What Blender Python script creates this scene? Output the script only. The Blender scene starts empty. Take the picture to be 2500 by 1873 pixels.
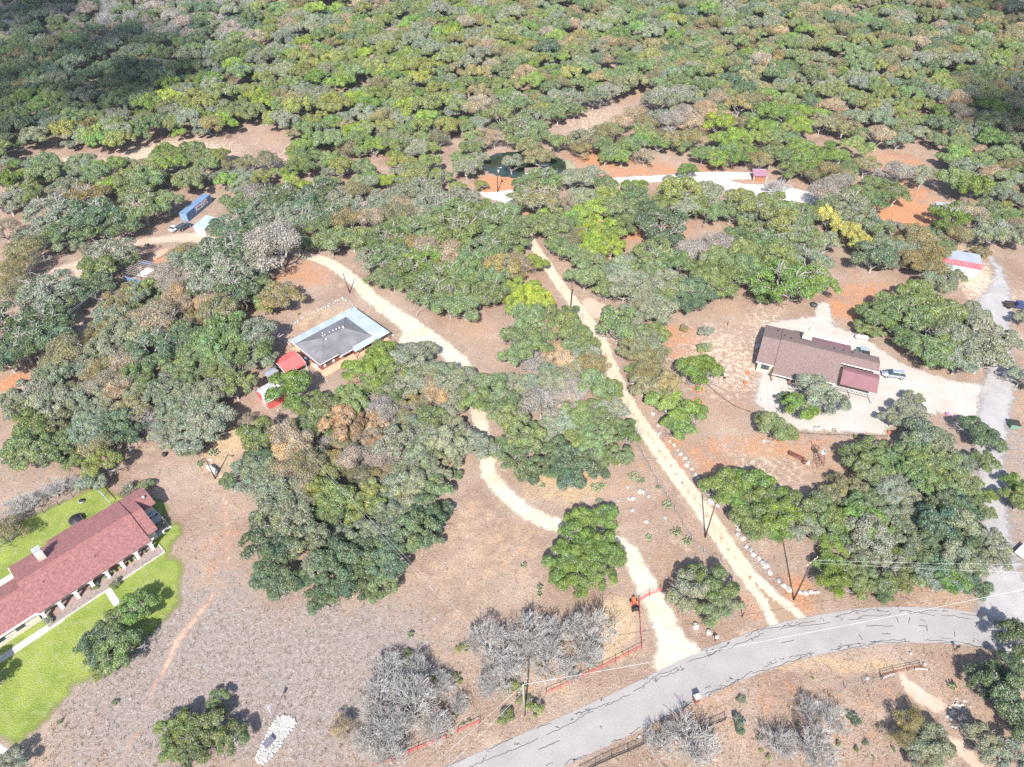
import bpy, math, random
import numpy as np
PI = math.pi; R_ = math.radians
random.seed(7); rng = np.random.default_rng(7)
S = bpy.context.scene; COL = S.collection

# ------------------------------------------------------------------ camera
CAM_H, CAM_PITCH, FPX = 108.0, 43.0, 1733.0
cd = bpy.data.cameras.new("camera"); cam = bpy.data.objects.new("camera", cd); COL.objects.link(cam)
cam.location = (0, 0, CAM_H); cam.rotation_euler = (R_(90-CAM_PITCH), 0, 0)
cd.sensor_width = 36; cd.lens = FPX/2500*36; cd.clip_start = 1; cd.clip_end = 6000
S.camera = cam
# ------------------------------------------------------------------ world, sun, exposure
SUN_EL, SH_AZ = R_(43.5), R_(82.0)           # elevation; direction in which the shadows fall
W = bpy.data.worlds.new("World"); S.world = W; W.use_nodes = True
wn = W.node_tree.nodes; wl = W.node_tree.links
sky = wn.new("ShaderNodeTexSky"); sky.sky_type = 'NISHITA'; sky.sun_disc = False
sky.sun_elevation = SUN_EL; sky.sun_rotation = R_(90)-(SH_AZ+PI); sky.altitude = 300; sky.dust_density = 1.5
wl.new(sky.outputs[0], wn["Background"].inputs[0]); wn["Background"].inputs[1].default_value = 0.12
sd = bpy.data.lights.new("sun", 'SUN'); sd.energy = 4.3; sd.angle = R_(0.6); sd.color = (1, .955, .89)
sun = bpy.data.objects.new("sun", sd); COL.objects.link(sun); sun.location = (0, -60, 200)
sun.rotation_euler = (R_(90)-SUN_EL, 0, SH_AZ-R_(90))
S.view_settings.view_transform = 'Standard'; S.view_settings.look = 'None'
S.view_settings.exposure = 1.2; S.view_settings.gamma = 1
S.cycles.max_bounces = 5; S.cycles.diffuse_bounces = 3; S.cycles.glossy_bounces = 2
S.cycles.transparent_max_bounces = 10; S.cycles.transmission_bounces = 2
S.cycles.use_denoising = False
S.cycles.sample_clamp_indirect = 6

# ------------------------------------------------------------------ projection helpers (pixels of the 2500 px photograph -> places on the ground)
_p = R_(CAM_PITCH)
FW = np.array([0, math.cos(_p), -math.sin(_p)]); UP = np.array([0, math.sin(_p), math.cos(_p)]); RT = np.array([1., 0, 0])
def P(x, y, z=0.0):
    d = FW*FPX + RT*(x-1250) - UP*(y-936.5); t = (z-CAM_H)/d[2]
    q = d*t; return (float(q[0]), float(q[1]), float(z))
def Q(w):
    v = np.array([w[0], w[1], w[2]-CAM_H]); return 1250+FPX*(v@RT)/(v@FW), 936.5-FPX*(v@UP)/(v@FW)
TA, TB, TC, TD = (0, 460), (620, 460), (1240, 460), (1860, 460)
TE, TF, TG, TH = (0, 920), (620, 920), (1240, 920), (1860, 920)
TI, TJ, TK, TL = (0, 1393), (620, 1393), (1240, 1393), (1860, 1393)
TN1, TN2, TN3, TN4 = (0, 0), (620, 0), (1240, 0), (1860, 0)
def tp(t, X, Y): return (t[0]+X*.2897, t[1]+Y*.2897)
def G(t, X, Y, z=0): return P(*tp(t, X, Y), z)

# ------------------------------------------------------------------ materials
GS = .66      # surface colours below are read off the bright photograph; this brings them to real albedos
def mat(name, col, var=.18, scale=1.5, rough=.85, col2=None, bump=.0, metal=0., spec=.25, fine=0., pat=None):
    m = bpy.data.materials.new(name); m.use_nodes = True; nt = m.node_tree; n = nt.nodes; l = nt.links
    b = n["Principled BSDF"]; b.inputs["Roughness"].default_value = rough; b.inputs["Metallic"].default_value = metal
    b.inputs["Specular IOR Level"].default_value = spec
    tc = n.new("ShaderNodeTexCoord"); no = n.new("ShaderNodeTexNoise"); no.inputs["Scale"].default_value = scale
    no.inputs["Detail"].default_value = 6; l.new(tc.outputs["Object"], no.inputs["Vector"])
    mr = n.new("ShaderNodeMapRange"); mr.inputs[1].default_value = .32; mr.inputs[2].default_value = .68
    l.new(no.outputs[0], mr.inputs[0])
    mx = n.new("ShaderNodeMix"); mx.data_type = 'RGBA'; l.new(mr.outputs[0], mx.inputs[0])
    col = tuple(c*GS for c in col); col2 = tuple(c*GS for c in col2) if col2 else None
    c2 = col2 or tuple(min(1, c*(1+var)) for c in col); c1 = col if col2 else tuple(c*(1-var) for c in col)
    mx.inputs[6].default_value = (*c1, 1); mx.inputs[7].default_value = (*c2, 1); out = mx.outputs[2]
    if fine:
        f = n.new("ShaderNodeTexNoise"); f.inputs["Scale"].default_value = 9; f.inputs["Detail"].default_value = 3
        l.new(tc.outputs["Object"], f.inputs["Vector"])
        g = n.new("ShaderNodeMapRange"); g.inputs[1].default_value = .3; g.inputs[2].default_value = .7
        g.inputs[3].default_value = 1-fine; g.inputs[4].default_value = 1+fine; l.new(f.outputs[0], g.inputs[0])
        v = n.new("ShaderNodeMix"); v.data_type = 'RGBA'; v.blend_type = 'MULTIPLY'; v.inputs[0].default_value = 1
        l.new(out, v.inputs[6]); l.new(g.outputs[0], v.inputs[7]); out = v.outputs[2]
    if pat:   # (axis, period m, depth): ribs, seams or courses
        ax, per, dep, sharp = pat
        sp = n.new("ShaderNodeSeparateXYZ"); l.new(tc.outputs["Object"], sp.inputs[0])
        a = n.new("ShaderNodeMath"); a.operation = 'DIVIDE'; a.inputs[1].default_value = per; l.new(sp.outputs[ax], a.inputs[0])
        fr = n.new("ShaderNodeMath"); fr.operation = 'FRACT'; l.new(a.outputs[0], fr.inputs[0])
        gt = n.new("ShaderNodeMapRange"); gt.inputs[1].default_value = 1-sharp; gt.inputs[2].default_value = 1
        gt.inputs[3].default_value = 1; gt.inputs[4].default_value = 1-dep; l.new(fr.outputs[0], gt.inputs[0])
        v = n.new("ShaderNodeMix"); v.data_type = 'RGBA'; v.blend_type = 'MULTIPLY'; v.inputs[0].default_value = 1
        l.new(out, v.inputs[6]); l.new(gt.outputs[0], v.inputs[7]); out = v.outputs[2]
    l.new(out, b.inputs["Base Color"])
    if bump:
        bp = n.new("ShaderNodeBump"); bp.inputs["Strength"].default_value = bump; bp.inputs["Distance"].default_value = .1
        l.new(no.outputs[0], bp.inputs["Height"]); l.new(bp.outputs[0], b.inputs["Normal"])
    return m

def math_(n, l, op, a, b=None):
    x = n.new("ShaderNodeMath"); x.operation = op
    for i, v in enumerate((a, b)):
        if v is None: continue
        if isinstance(v, (int, float)): x.inputs[i].default_value = v
        else: l.new(v, x.inputs[i])
    return x.outputs[0]
def rgbmix(n, l, f, a, b, mode='MIX'):
    x = n.new("ShaderNodeMix"); x.data_type = 'RGBA'; x.blend_type = mode
    if isinstance(f, (int, float)): x.inputs[0].default_value = f
    else: l.new(f, x.inputs[0])
    for i, v in ((6, a), (7, b)):
        if isinstance(v, tuple): x.inputs[i].default_value = (*v[:3], 1)
        else: l.new(v, x.inputs[i])
    return x.outputs[2]
def noise(n, l, vec, sc, det=4, lo=.3, hi=.7, rough=.55):
    x = n.new("ShaderNodeTexNoise"); x.inputs["Scale"].default_value = sc; x.inputs["Detail"].default_value = det
    x.inputs["Roughness"].default_value = rough; l.new(vec, x.inputs["Vector"])
    m = n.new("ShaderNodeMapRange"); m.inputs[1].default_value = lo; m.inputs[2].default_value = hi
    l.new(x.outputs[0], m.inputs[0]); return m.outputs[0]
def attr(n, name, typ='GEOMETRY'):
    a = n.new("ShaderNodeAttribute"); a.attribute_name = name; a.attribute_type = typ; return a

def sheet_mat(name, cols, amp=1.2, soft=.5, rag=.7, speck=None, tracks=None, rough=.95, fine=.25, big=.12, bumps=.25):
    """loose surface whose ragged border is cut by the distance attribute 'd'"""
    m = bpy.data.materials.new(name); m.use_nodes = True; nt = m.node_tree; n = nt.nodes; l = nt.links
    b = n["Principled BSDF"]; b.inputs["Roughness"].default_value = rough; b.inputs["Specular IOR Level"].default_value = .15
    if speck: speck = (tuple(v*.78 for v in speck[0]), speck[1])
    cols = [tuple(v*GS*(1.0 if 'yard' in name or 'white' in name else 1.08) for v in c) for c in cols]
    g = n.new("ShaderNodeNewGeometry"); pos = g.outputs["Position"]
    d = attr(n, "d").outputs["Fac"]
    c = rgbmix(n, l, noise(n, l, pos, .22, 6), cols[0], cols[1])
    c = rgbmix(n, l, noise(n, l, pos, .9, 6, .5, .75), c, cols[2] if len(cols) > 2 else cols[0])
    f = noise(n, l, pos, 5, 3, .3, .7)
    fm = n.new("ShaderNodeMapRange"); fm.inputs[3].default_value = 1-fine; fm.inputs[4].default_value = 1+fine; l.new(f, fm.inputs[0])
    c = rgbmix(n, l, 1., c, fm.outputs[0], 'MULTIPLY')
    if speck:
        s = noise(n, l, pos, 2.6, 5, speck[1], speck[1]+.06, .75)
        c = rgbmix(n, l, s, c, speck[0])
    if tracks:   # middle strip of litter between two wheel tracks: (colour, distance of the centre line, width)
        tcol, dc, w = tracks
        t = math_(n, l, 'SUBTRACT', d, dc); nn = noise(n, l, pos, 1.5, 6, .3, .7, .75)
        t = math_(n, l, 'ADD', t, math_(n, l, 'MULTIPLY', math_(n, l, 'SUBTRACT', nn, .62), w*2.2))
        mr = n.new("ShaderNodeMapRange"); mr.inputs[1].default_value = 0; mr.inputs[2].default_value = .25; l.new(t, mr.inputs[0])
        c = rgbmix(n, l, mr.outputs[0], c, tcol)
    l.new(c, b.inputs["Base Color"])
    bp = n.new("ShaderNodeBump"); bp.inputs["Strength"].default_value = bumps; bp.inputs["Distance"].default_value = .12
    l.new(f, bp.inputs["Height"]); l.new(bp.outputs[0], b.inputs["Normal"])
    e = noise(n, l, pos, rag, 8, .2, .8, .7)
    e = math_(n, l, 'MULTIPLY', math_(n, l, 'SUBTRACT', e, .5), amp*2)
    e = math_(n, l, 'ADD', e, d)
    k = n.new("ShaderNodeMapRange"); k.inputs[1].default_value = 0; k.inputs[2].default_value = soft; l.new(e, k.inputs[0])
    tr = n.new("ShaderNodeBsdfTransparent"); ms = n.new("ShaderNodeMixShader")
    l.new(k.outputs[0], ms.inputs[0]); l.new(tr.outputs[0], ms.inputs[1]); l.new(b.outputs[0], ms.inputs[2])
    l.new(ms.outputs[0], n["Material Output"].inputs[0])
    return m

# ------------------------------------------------------------------ mesh helpers
def link(name, me, parent=None, loc=None, rz=0):
    o = bpy.data.objects.new(name, me); COL.objects.link(o)
    if parent: o.parent = parent
    if loc is not None: o.location = loc
    if rz: o.rotation_euler = (0, 0, rz)
    return o
def thing(name, label, cat, loc=(0, 0, 0), rz=0, group=None):
    o = link(name, None, None, loc, rz); o['label'] = label; o['category'] = cat
    if group: o['group'] = group
    return o
def tag(o, label, cat, group=None):
    o['label'] = label; o['category'] = cat
    if group: o['group'] = group
    return o
def np_mesh(name, V, F, mats=(), smooth=False):
    me = bpy.data.meshes.new(name); V = np.asarray(V, 'f4'); F = np.asarray(F, 'i4')
    k = F.shape[1]; me.vertices.add(len(V)); me.vertices.foreach_set("co", V.ravel())
    me.loops.add(F.size); me.loops.foreach_set("vertex_index", F.ravel())
    me.polygons.add(len(F)); me.polygons.foreach_set("loop_start", np.arange(0, F.size, k, dtype='i4'))
    me.update(calc_edges=True); me.validate()
    if smooth: me.polygons.foreach_set("use_smooth", np.ones(len(F), bool))
    for m in mats: me.materials.append(m)
    return me
class MB:
    def __init__(s): s.v = []; s.f = []; s.sm = []
    def add(s, vs, fs, sm=False):
        o = len(s.v); s.v += [tuple(map(float, v)) for v in vs]; s.f += [tuple(i+o for i in f) for f in fs]; s.sm += [sm]*len(fs); return s
    def box(s, x0, x1, y0, y1, z0, z1):
        return s.add([(x0,y0,z0),(x1,y0,z0),(x1,y1,z0),(x0,y1,z0),(x0,y0,z1),(x1,y0,z1),(x1,y1,z1),(x0,y1,z1)],
                     [(0,3,2,1),(4,5,6,7),(0,1,5,4),(1,2,6,5),(2,3,7,6),(3,0,4,7)])
    def slab(s, pts, t=.12):        # a flat or sloping plate, t thick downwards
        n = len(pts); v = [tuple(p) for p in pts]+[(p[0], p[1], p[2]-t) for p in pts]
        return s.add(v, [tuple(range(n)), tuple(range(2*n-1, n-1, -1))]+[(i, i+n, (i+1) % n+n, (i+1) % n) for i in range(n)])
    def prism(s, pts, z0, z1):
        n = len(pts); v = [(p[0], p[1], z0) for p in pts]+[(p[0], p[1], z1) for p in pts]
        return s.add(v, [tuple(range(n-1, -1, -1)), tuple(range(n, 2*n))]+[(i, (i+1) % n, (i+1) % n+n, i+n) for i in range(n)])
    def tube(s, pts, rad, k=6, caps=True):
        pts = [np.array(p, float) for p in pts]; n = len(pts); rad = rad if hasattr(rad, '__len__') else [rad]*n; vs = []
        for i, p in enumerate(pts):
            d = pts[min(i+1, n-1)]-pts[max(i-1, 0)]; d = d/(np.linalg.norm(d)+1e-9)
            a = np.cross(d, (0, 0, 1) if abs(d[2]) < .9 else (1, 0, 0)); a /= np.linalg.norm(a); b = np.cross(d, a)
            for j in range(k): t = 2*PI*j/k; vs.append(p+rad[i]*(a*math.cos(t)+b*math.sin(t)))
        fs = [(i*k+j, i*k+(j+1) % k, (i+1)*k+(j+1) % k, (i+1)*k+j) for i in range(n-1) for j in range(k)]
        if caps: fs += [tuple(range(k-1, -1, -1)), tuple((n-1)*k+j for j in range(k))]
        return s.add(vs, fs, k > 4)
    def blob(s, c, r, seed=0, rough=.25, sq=1., sub=1):
        rg = np.random.default_rng(seed); nu, nv = (7, 4) if sub < 2 else (10, 7)
        vs = [(c[0], c[1], c[2]+r[2]*sq)]
        for i in range(1, nv):
            for j in range(nu):
                a = PI*i/nv; b = 2*PI*j/nu+i*.3; q = 1+rg.uniform(-rough, rough)
                vs.append((c[0]+r[0]*q*math.sin(a)*math.cos(b), c[1]+r[1]*q*math.sin(a)*math.sin(b), c[2]+r[2]*q*math.cos(a)))
        vs.append((c[0], c[1], c[2]-r[2])); e = len(vs)-1
        fs = [(0, 1+j, 1+(j+1) % nu) for j in range(nu)]+[(e, 1+(nv-2)*nu+(j+1) % nu, 1+(nv-2)*nu+j) for j in range(nu)]
        fs += [(1+i*nu+j, 1+(i+1)*nu+j, 1+(i+1)*nu+(j+1) % nu, 1+i*nu+(j+1) % nu) for i in range(nv-2) for j in range(nu)]
        return s.add(vs, fs)
    def build(s, name, m, parent=None, loc=None, rz=0):
        me = bpy.data.meshes.new(name); me.from_pydata(s.v, [], s.f); me.validate(); me.update()
        me.polygons.foreach_set("use_smooth", (s.sm+[False]*len(me.polygons))[:len(me.polygons)])
        for x in (m if isinstance(m, (list, tuple)) else [m]): me.materials.append(x)
        return link(name, me, parent, loc, rz)

# ------------------------------------------------------------------ distance fields of roads, tracks and yards
def seg_d(X, Y, pts, wid):
    best = np.full(X.shape, -1e9)
    for i in range(len(pts)-1):
        ax, ay = pts[i][:2]; bx, by = pts[i+1][:2]; dx, dy = bx-ax, by-ay; L = dx*dx+dy*dy+1e-9
        t = np.clip(((X-ax)*dx+(Y-ay)*dy)/L, 0, 1); w = wid[i]*(1-t)+wid[i+1]*t
        best = np.maximum(best, w/2-np.hypot(X-ax-t*dx, Y-ay-t*dy))
    return best
def poly_d(X, Y, pts):
    ins = np.zeros(X.shape, bool); dm = np.full(X.shape, 1e9); n = len(pts)
    for i in range(n):
        ax, ay = pts[i][:2]; bx, by = pts[(i+1) % n][:2]; dx, dy = bx-ax, by-ay
        t = np.clip(((X-ax)*dx+(Y-ay)*dy)/(dx*dx+dy*dy+1e-9), 0, 1); dm = np.minimum(dm, np.hypot(X-ax-t*dx, Y-ay-t*dy))
        c = ((ay > Y) != (by > Y)); xi = ax+(Y-ay)*dx/(dy if abs(dy) > 1e-9 else 1e-9); ins ^= c & (X < xi)
    return np.where(ins, dm, -dm)
def smooth(pts, n=6):
    out = []; p = [np.array(q[:2]) for q in pts]; p = [2*p[0]-p[1]]+p+[2*p[-1]-p[-2]]
    for i in range(1, len(p)-2):
        for k in range(n):
            t = k/n; out.append(.5*((2*p[i])+(-p[i-1]+p[i+1])*t+(2*p[i-1]-5*p[i]+4*p[i+1]-p[i+2])*t*t+(-p[i-1]+3*p[i]-3*p[i+1]+p[i+2])*t**3))
    out.append(p[-2]); return [tuple(q) for q in out]
FIELDS = []
def field(paths=(), polys=()):
    A = []
    for px, w in paths:
        pts = smooth([P(*q) for q in px]); ws = list(np.interp(np.linspace(0, 1, len(pts)), np.linspace(0, 1, len(w)) if hasattr(w, '__len__') else [0, 1], w if hasattr(w, '__len__') else [w, w]))
        A.append(('s', pts, ws))
    for px in polys: A.append(('p', [P(*q) for q in px], None))
    def f(X, Y):
        r = np.full(np.shape(X), -1e9)
        for k, pts, w in A: r = np.maximum(r, seg_d(X, Y, pts, w) if k == 's' else poly_d(X, Y, pts))
        return r
    xs = [q[0] for a in A for q in a[1]]; ys = [q[1] for a in A for q in a[1]]; mw = max([max(a[2]) for a in A if a[2]]+[0])/2+3
    f.b = (min(xs)-mw, max(xs)+mw, min(ys)-mw, max(ys)+mw); FIELDS.append(f); return f
def sheet(name, f, z, m, cell=.8, margin=1.2, label=None):
    x0, x1, y0, y1 = f.b; nx = int((x1-x0)/cell)+2; ny = int((y1-y0)/cell)+2
    X, Y = np.meshgrid(x0+np.arange(nx)*cell, y0+np.arange(ny)*cell); D = f(X, Y)
    I = np.arange(nx*ny).reshape(ny, nx); q = np.stack([I[:-1, :-1], I[:-1, 1:], I[1:, 1:], I[1:, :-1]], -1).reshape(-1, 4)
    q = q[D.ravel()[q].max(1) > -margin]; u, inv = np.unique(q, return_inverse=True)
    V = np.stack([X.ravel()[u], Y.ravel()[u], np.full(len(u), z)], 1)
    me = np_mesh(name, V, inv.reshape(-1, 4), [m]); a = me.attributes.new("d", 'FLOAT', 'POINT'); a.data.foreach_set("value", D.ravel()[u].astype('f4'))
    o = link(name, me); o['kind'] = 'structure'
    if label: o['label'] = label
    return o

# ------------------------------------------------------------------ ground
BL = []   # (x, y, rx, ry, channel, strength) in photo pixels; channels: 0 clay, 1 straw, 2 grey stubble, 3 pale stony
def blob(x, y, rx, ry, ch, s):
    c = P(x, y); e = P(x+rx, y); n = P(x, y-ry); BL.append((c[0], c[1], abs(e[0]-c[0]), abs(n[1]-c[1]), ch, s))
for q in [(1450,380,60,30,0,.8),(1580,420,250,30,0,.6),(1350,290,120,40,0,.25),(1215,450,60,25,0,1),(1500,560,60,40,0,.8),(1600,560,90,45,0,.7),(1290,530,25,30,0,.8),
          (1410,480,30,30,0,.5),(1500,640,60,40,0,.7),(2190,520,100,50,0,1),(2270,560,60,50,0,.7),(2120,720,110,40,0,.6),(2060,760,60,30,0,.7),(2180,400,110,40,0,.5),(2230,460,40,50,0,.6),
          (1700,1110,130,60,0,.45),(1660,1080,60,60,0,.5),(1900,1090,180,35,0,.5),(2000,1100,300,60,0,.3),(1660,830,60,50,0,.55),(740,670,90,40,0,.55),(700,740,120,40,0,.2),
          (800,780,120,30,1,.5),(1000,640,150,60,1,.25),(560,1080,60,60,1,.8),(540,1150,60,40,1,.5),(640,960,60,40,0,.35),(360,640,50,20,0,.7),(1380,1180,110,60,1,.7),(1300,1080,60,60,1,.6),
          (1500,1230,150,120,0,.25),(1180,1330,200,120,0,.18),(1180,1330,260,150,1,.35),(1500,1520,60,60,1,.9),(1480,1590,80,30,1,.7),(1330,1680,90,30,1,.4),(700,1500,300,150,2,.5),
          (450,1650,300,260,2,.85),(800,1650,280,220,2,.9),(860,1450,200,80,1,.2),(540,1330,60,120,0,.35),(540,1330,90,130,2,.3),(1000,1560,120,60,2,.35),
          (2000,1700,420,90,0,.3),(2050,1620,300,30,1,.5),(2180,1800,300,100,0,.3),(1700,1790,140,40,0,.3),(1260,1830,160,40,0,.25),(1850,1480,60,40,0,.55),(1950,1450,60,60,0,.6),(1900,1480,60,50,1,.4),
          (1620,1440,60,50,0,.3),(1560,1060,60,160,0,.25),(1430,800,50,60,0,.35),(1760,880,120,80,3,.5),(1790,980,70,60,0,.25),(1900,850,60,100,3,.5),(1860,1140,110,70,3,.35),
          (60,1150,120,90,2,.4),(30,1060,80,60,0,.3),(60,935,80,25,0,1),(2380,680,60,80,3,.7),(2470,1080,60,140,2,.6),(2480,1250,60,300,2,.6),(150,620,200,80,2,.4),
          (700,400,90,50,3,.35),(430,380,140,40,3,.7),(190,395,70,20,3,.5),(230,200,110,70,3,.35),(1480,300,120,40,3,.4),(2290,620,70,60,0,.4),(880,430,60,40,2,.3)]: blob(*q)
def ground():
    a = np.concatenate([-np.geomspace(3000, 260, 14)[:-1], np.arange(-260, 260.1, 1.3), np.geomspace(260, 3000, 14)[1:]])
    b = np.concatenate([-np.geomspace(1500, 20, 14)[:-1], np.arange(-20, 400, 1.3), np.geomspace(401, 5000, 14)])
    X, Y = np.meshgrid(a, b); C = np.zeros(X.shape+(4,))
    for cx, cy, rx, ry, ch, s in BL:
        r = np.hypot((X-cx)/rx, (Y-cy)/ry); C[..., ch] = np.maximum(C[..., ch], s*np.clip(1.5-r, 0, 1))
    ny, nx = X.shape; I = np.arange(nx*ny).reshape(ny, nx)
    F = np.stack([I[:-1, :-1], I[:-1, 1:], I[1:, 1:], I[1:, :-1]], -1).reshape(-1, 4)
    me = np_mesh("ground", np.stack([X.ravel(), Y.ravel(), np.zeros(X.size)], 1), F)
    at = me.attributes.new("soil", 'FLOAT_COLOR', 'POINT'); at.data.foreach_set("color", C.reshape(-1).astype('f4'))
    m = bpy.data.materials.new("dry_ground"); m.use_nodes = True; n = m.node_tree.nodes; l = m.node_tree.links
    bs = n["Principled BSDF"]; bs.inputs["Roughness"].default_value = 1; bs.inputs["Specular IOR Level"].default_value = .05
    pos = n.new("ShaderNodeNewGeometry").outputs["Position"]; A = attr(n, "soil"); sp = n.new("ShaderNodeSeparateColor"); l.new(A.outputs["Color"], sp.inputs[0])
    base = rgbmix(n, l, noise(n, l, pos, .12, 7), (.31,.215,.165), (.45,.345,.275))
    base = rgbmix(n, l, noise(n, l, pos, .6, 6, .35, .7), base, (.33,.26,.215))
    base = rgbmix(n, l, noise(n, l, pos, .05, 5, .5, .7), base, (.40,.27,.19))
    base = rgbmix(n, l, noise(n, l, pos, .085, 9, .46, .68, .68), base, (.24,.155,.115)); base = rgbmix(n, l, noise(n, l, pos, .17, 9, .52, .72, .7), base, (.50,.40,.32))
    def layer(c, fac, c1, c2, sc=.5, rg=1.1):
        nn = noise(n, l, pos, sc, 8, .25, .75, .7)
        k = math_(n, l, 'ADD', fac, math_(n, l, 'MULTIPLY', math_(n, l, 'SUBTRACT', nn, .5), rg)); mr = n.new("ShaderNodeMapRange")
        mr.inputs[1].default_value = .3; mr.inputs[2].default_value = .75; l.new(k, mr.inputs[0])
        gate = math_(n, l, 'MULTIPLY', mr.outputs[0], math_(n, l, 'MINIMUM', math_(n, l, 'MULTIPLY', fac, 6), 1))
        return rgbmix(n, l, gate, c, rgbmix(n, l, noise(n, l, pos, 1.4, 6), c1, c2))
    c = layer(base, sp.outputs[2], (.235,.195,.18), (.37,.32,.295), .35, .9)
    c = layer(c, sp.outputs[1], (.42,.31,.19), (.55,.42,.28), .3, .9)
    c = layer(c, A.outputs["Alpha"], (.50,.38,.28), (.68,.58,.48), .9, 1.6)
    c = layer(c, sp.outputs[0], (.42,.195,.10), (.52,.29,.17), .3, .9)
    f = noise(n, l, pos, 3.2, 5, .3, .7, .8); fm = n.new("ShaderNodeMapRange"); fm.inputs[3].default_value = .70; fm.inputs[4].default_value = 1.32; l.new(f, fm.inputs[0])
    c = rgbmix(n, l, 1., c, fm.outputs[0], 'MULTIPLY')
    s1 = noise(n, l, pos, 1.9, 5, .655, .69, .75); c = rgbmix(n, l, s1, c, (.66,.60,.53))          # small stones
    s2 = noise(n, l, pos, 1.3, 6, .61, .68, .8)
    off = n.new("ShaderNodeVectorMath"); off.inputs[1].default_value = (31, 7, 3); l.new(pos, off.inputs[0])
    s2 = noise(n, l, off.outputs[0], 1.7, 6, .62, .70, .8); c = rgbmix(n, l, s2, c, (.21,.155,.12))     # leaf litter
    c = rgbmix(n, l, 1., c, (.92, .90, .88), "MULTIPLY")
    l.new(c, bs.inputs["Base Color"])
    bp = n.new("ShaderNodeBump"); bp.inputs["Strength"].default_value = .6; bp.inputs["Distance"].default_value = .25; l.new(f, bp.inputs["Height"]); l.new(bp.outputs[0], bs.inputs["Normal"])
    me.materials.append(m); o = link("ground", me); o['kind'] = 'structure'
ground()

# ------------------------------------------------------------------ roads, tracks, yards, lawn, pond
M_asph = sheet_mat("asphalt", [(.35,.325,.31), (.43,.40,.385), (.39,.365,.35)], amp=.18, soft=.12, rag=.9, fine=.10, bumps=.1, speck=((.47,.45,.44), .70))
M_cal = sheet_mat("caliche", [(.60,.50,.38), (.74,.65,.54), (.66,.55,.42)], amp=.9, soft=.9, fine=.14, speck=((.42,.33,.25), .70))
M_lane = sheet_mat("caliche_lane", [(.62,.50,.37), (.72,.61,.48), (.62,.50,.38)], amp=.7, soft=.6, fine=.16, tracks=((.27,.19,.13), 1.65, .5), speck=((.36,.27,.21), .68))
M_white = sheet_mat("white_gravel", [(.74,.69,.63), (.84,.80,.75), (.78,.71,.63)], amp=.8, soft=.6, fine=.1, speck=((.52,.44,.38), .715))
M_grey = sheet_mat("grey_gravel", [(.38,.36,.36), (.52,.49,.48), (.44,.41,.39)], amp=2.0, soft=1.6, fine=.16, speck=((.66,.63,.60), .66))
M_clay = sheet_mat("clay", [(.60,.37,.26), (.72,.52,.41), (.58,.35,.24)], amp=.8, soft=.8, rag=1.1, fine=.25, speck=((.76,.66,.56), .64))
M_lawn = sheet_mat("lawn", [(.20,.27,.05), (.34,.40,.09), (.36,.36,.16)], amp=1.2, soft=1.4, rag=.4, fine=.30, speck=((.42,.42,.18), .66), bumps=.6)
M_conc = sheet_mat("concrete", [(.50,.47,.43), (.58,.55,.50), (.50,.47,.43)], amp=.05, soft=.08, fine=.08)
f_road = field([([(800,2080),(1000,1975),(1200,1886),(1330,1829),(1437,1780),(1560,1722),(1680,1662),(1780,1617),(1880,1580),(1960,1557),(2033,1543),(2120,1529),(2208,1525),(2290,1527),(2360,1533),(2440,1546),(2520,1562),(2700,1620),(2900,1710)], 6.5)])
f_lane = field([([(1925,1520),(1880,1465),(1835,1415),(1790,1355),(1732,1268),(1690,1210),(1646,1152),(1590,1070),(1544,1007),(1501,920),(1475,855),(1454,808),(1420,764),(1365,692),(1336,648),(1307,605),(1281,556),(1268,525)], [7.5,5,4.2,4.2,4.2,4.2,4.2,4.2,4.2,4,4,4,4,3.6,3.6,3.4,3.2,3.2])])
f_driv = field([([(1665,1628),(1650,1600),(1631,1538),(1588,1451),(1553,1380),(1524,1335),(1450,1305),(1341,1276),(1283,1247),(1243,1215),(1199,1166),(1188,1123),(1180,1065),(1165,1000),(1150,940),(1127,889),(1055,831),(991,787),(910,729),(866,686),(808,645),(756,625),(690,600)],
                 [10,7,5.2,5,4.4,4.2,4.2,4.2,4.2,4.2,4.2,4.2,4.2,4.2,4.4,5,6,6,5,4.6,4.6,4.4,4.4])], [[(985,800),(1075,850),(1050,900),(1000,880),(960,845)]])
f_ltrk = field([([(-60,720),(40,690),(90,674),(185,645),(304,599),(377,587),(440,580),(500,582),(560,600)], [4,4,4,4.5,5.5,5.5,6,6,5]), ([(185,645),(203,677),(188,721),(190,760),(197,793),(208,822),(215,850)], [4.5,5,3.6,3.4,3.4,4,3.4])])
f_whit = field([([(1480,444),(1506,440),(1588,437),(1654,434),(1703,432),(1790,429),(1840,429)], [3,4,5,5,7,6,5]), ([(1700,434),(1776,452),(1820,461),(1900,470),(1990,485)], [6,7,7,10,8])],
               [[(1165,460),(1185,470),(1252,462),(1262,470),(1258,512),(1227,516),(1222,493),(1185,484),(1170,475)]])
f_yard = field([], [[(1838,985),(1932,1053),(2164,1065),(2178,1045),(2290,1012),(2350,1020),(2400,1062),(2440,1050),(2450,940),(2330,928),(2260,905),(2200,883),(2110,820),(2040,795),(2028,735),(1990,738),(1985,770),(1910,778),(1860,790),(1905,860),(1850,915)]])
f_rrd = field([([(2400,610),(2425,640),(2440,663),(2440,706),(2430,750),(2440,800),(2450,860),(2440,940),(2425,1021),(2416,1123),(2425,1224),(2433,1297),(2450,1384),(2465,1451),(2490,1520),(2500,1545)], [3,3.5,4,6,10,6,5,8,7.5,6.5,6.5,6.5,7,9,14,14])])
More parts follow.
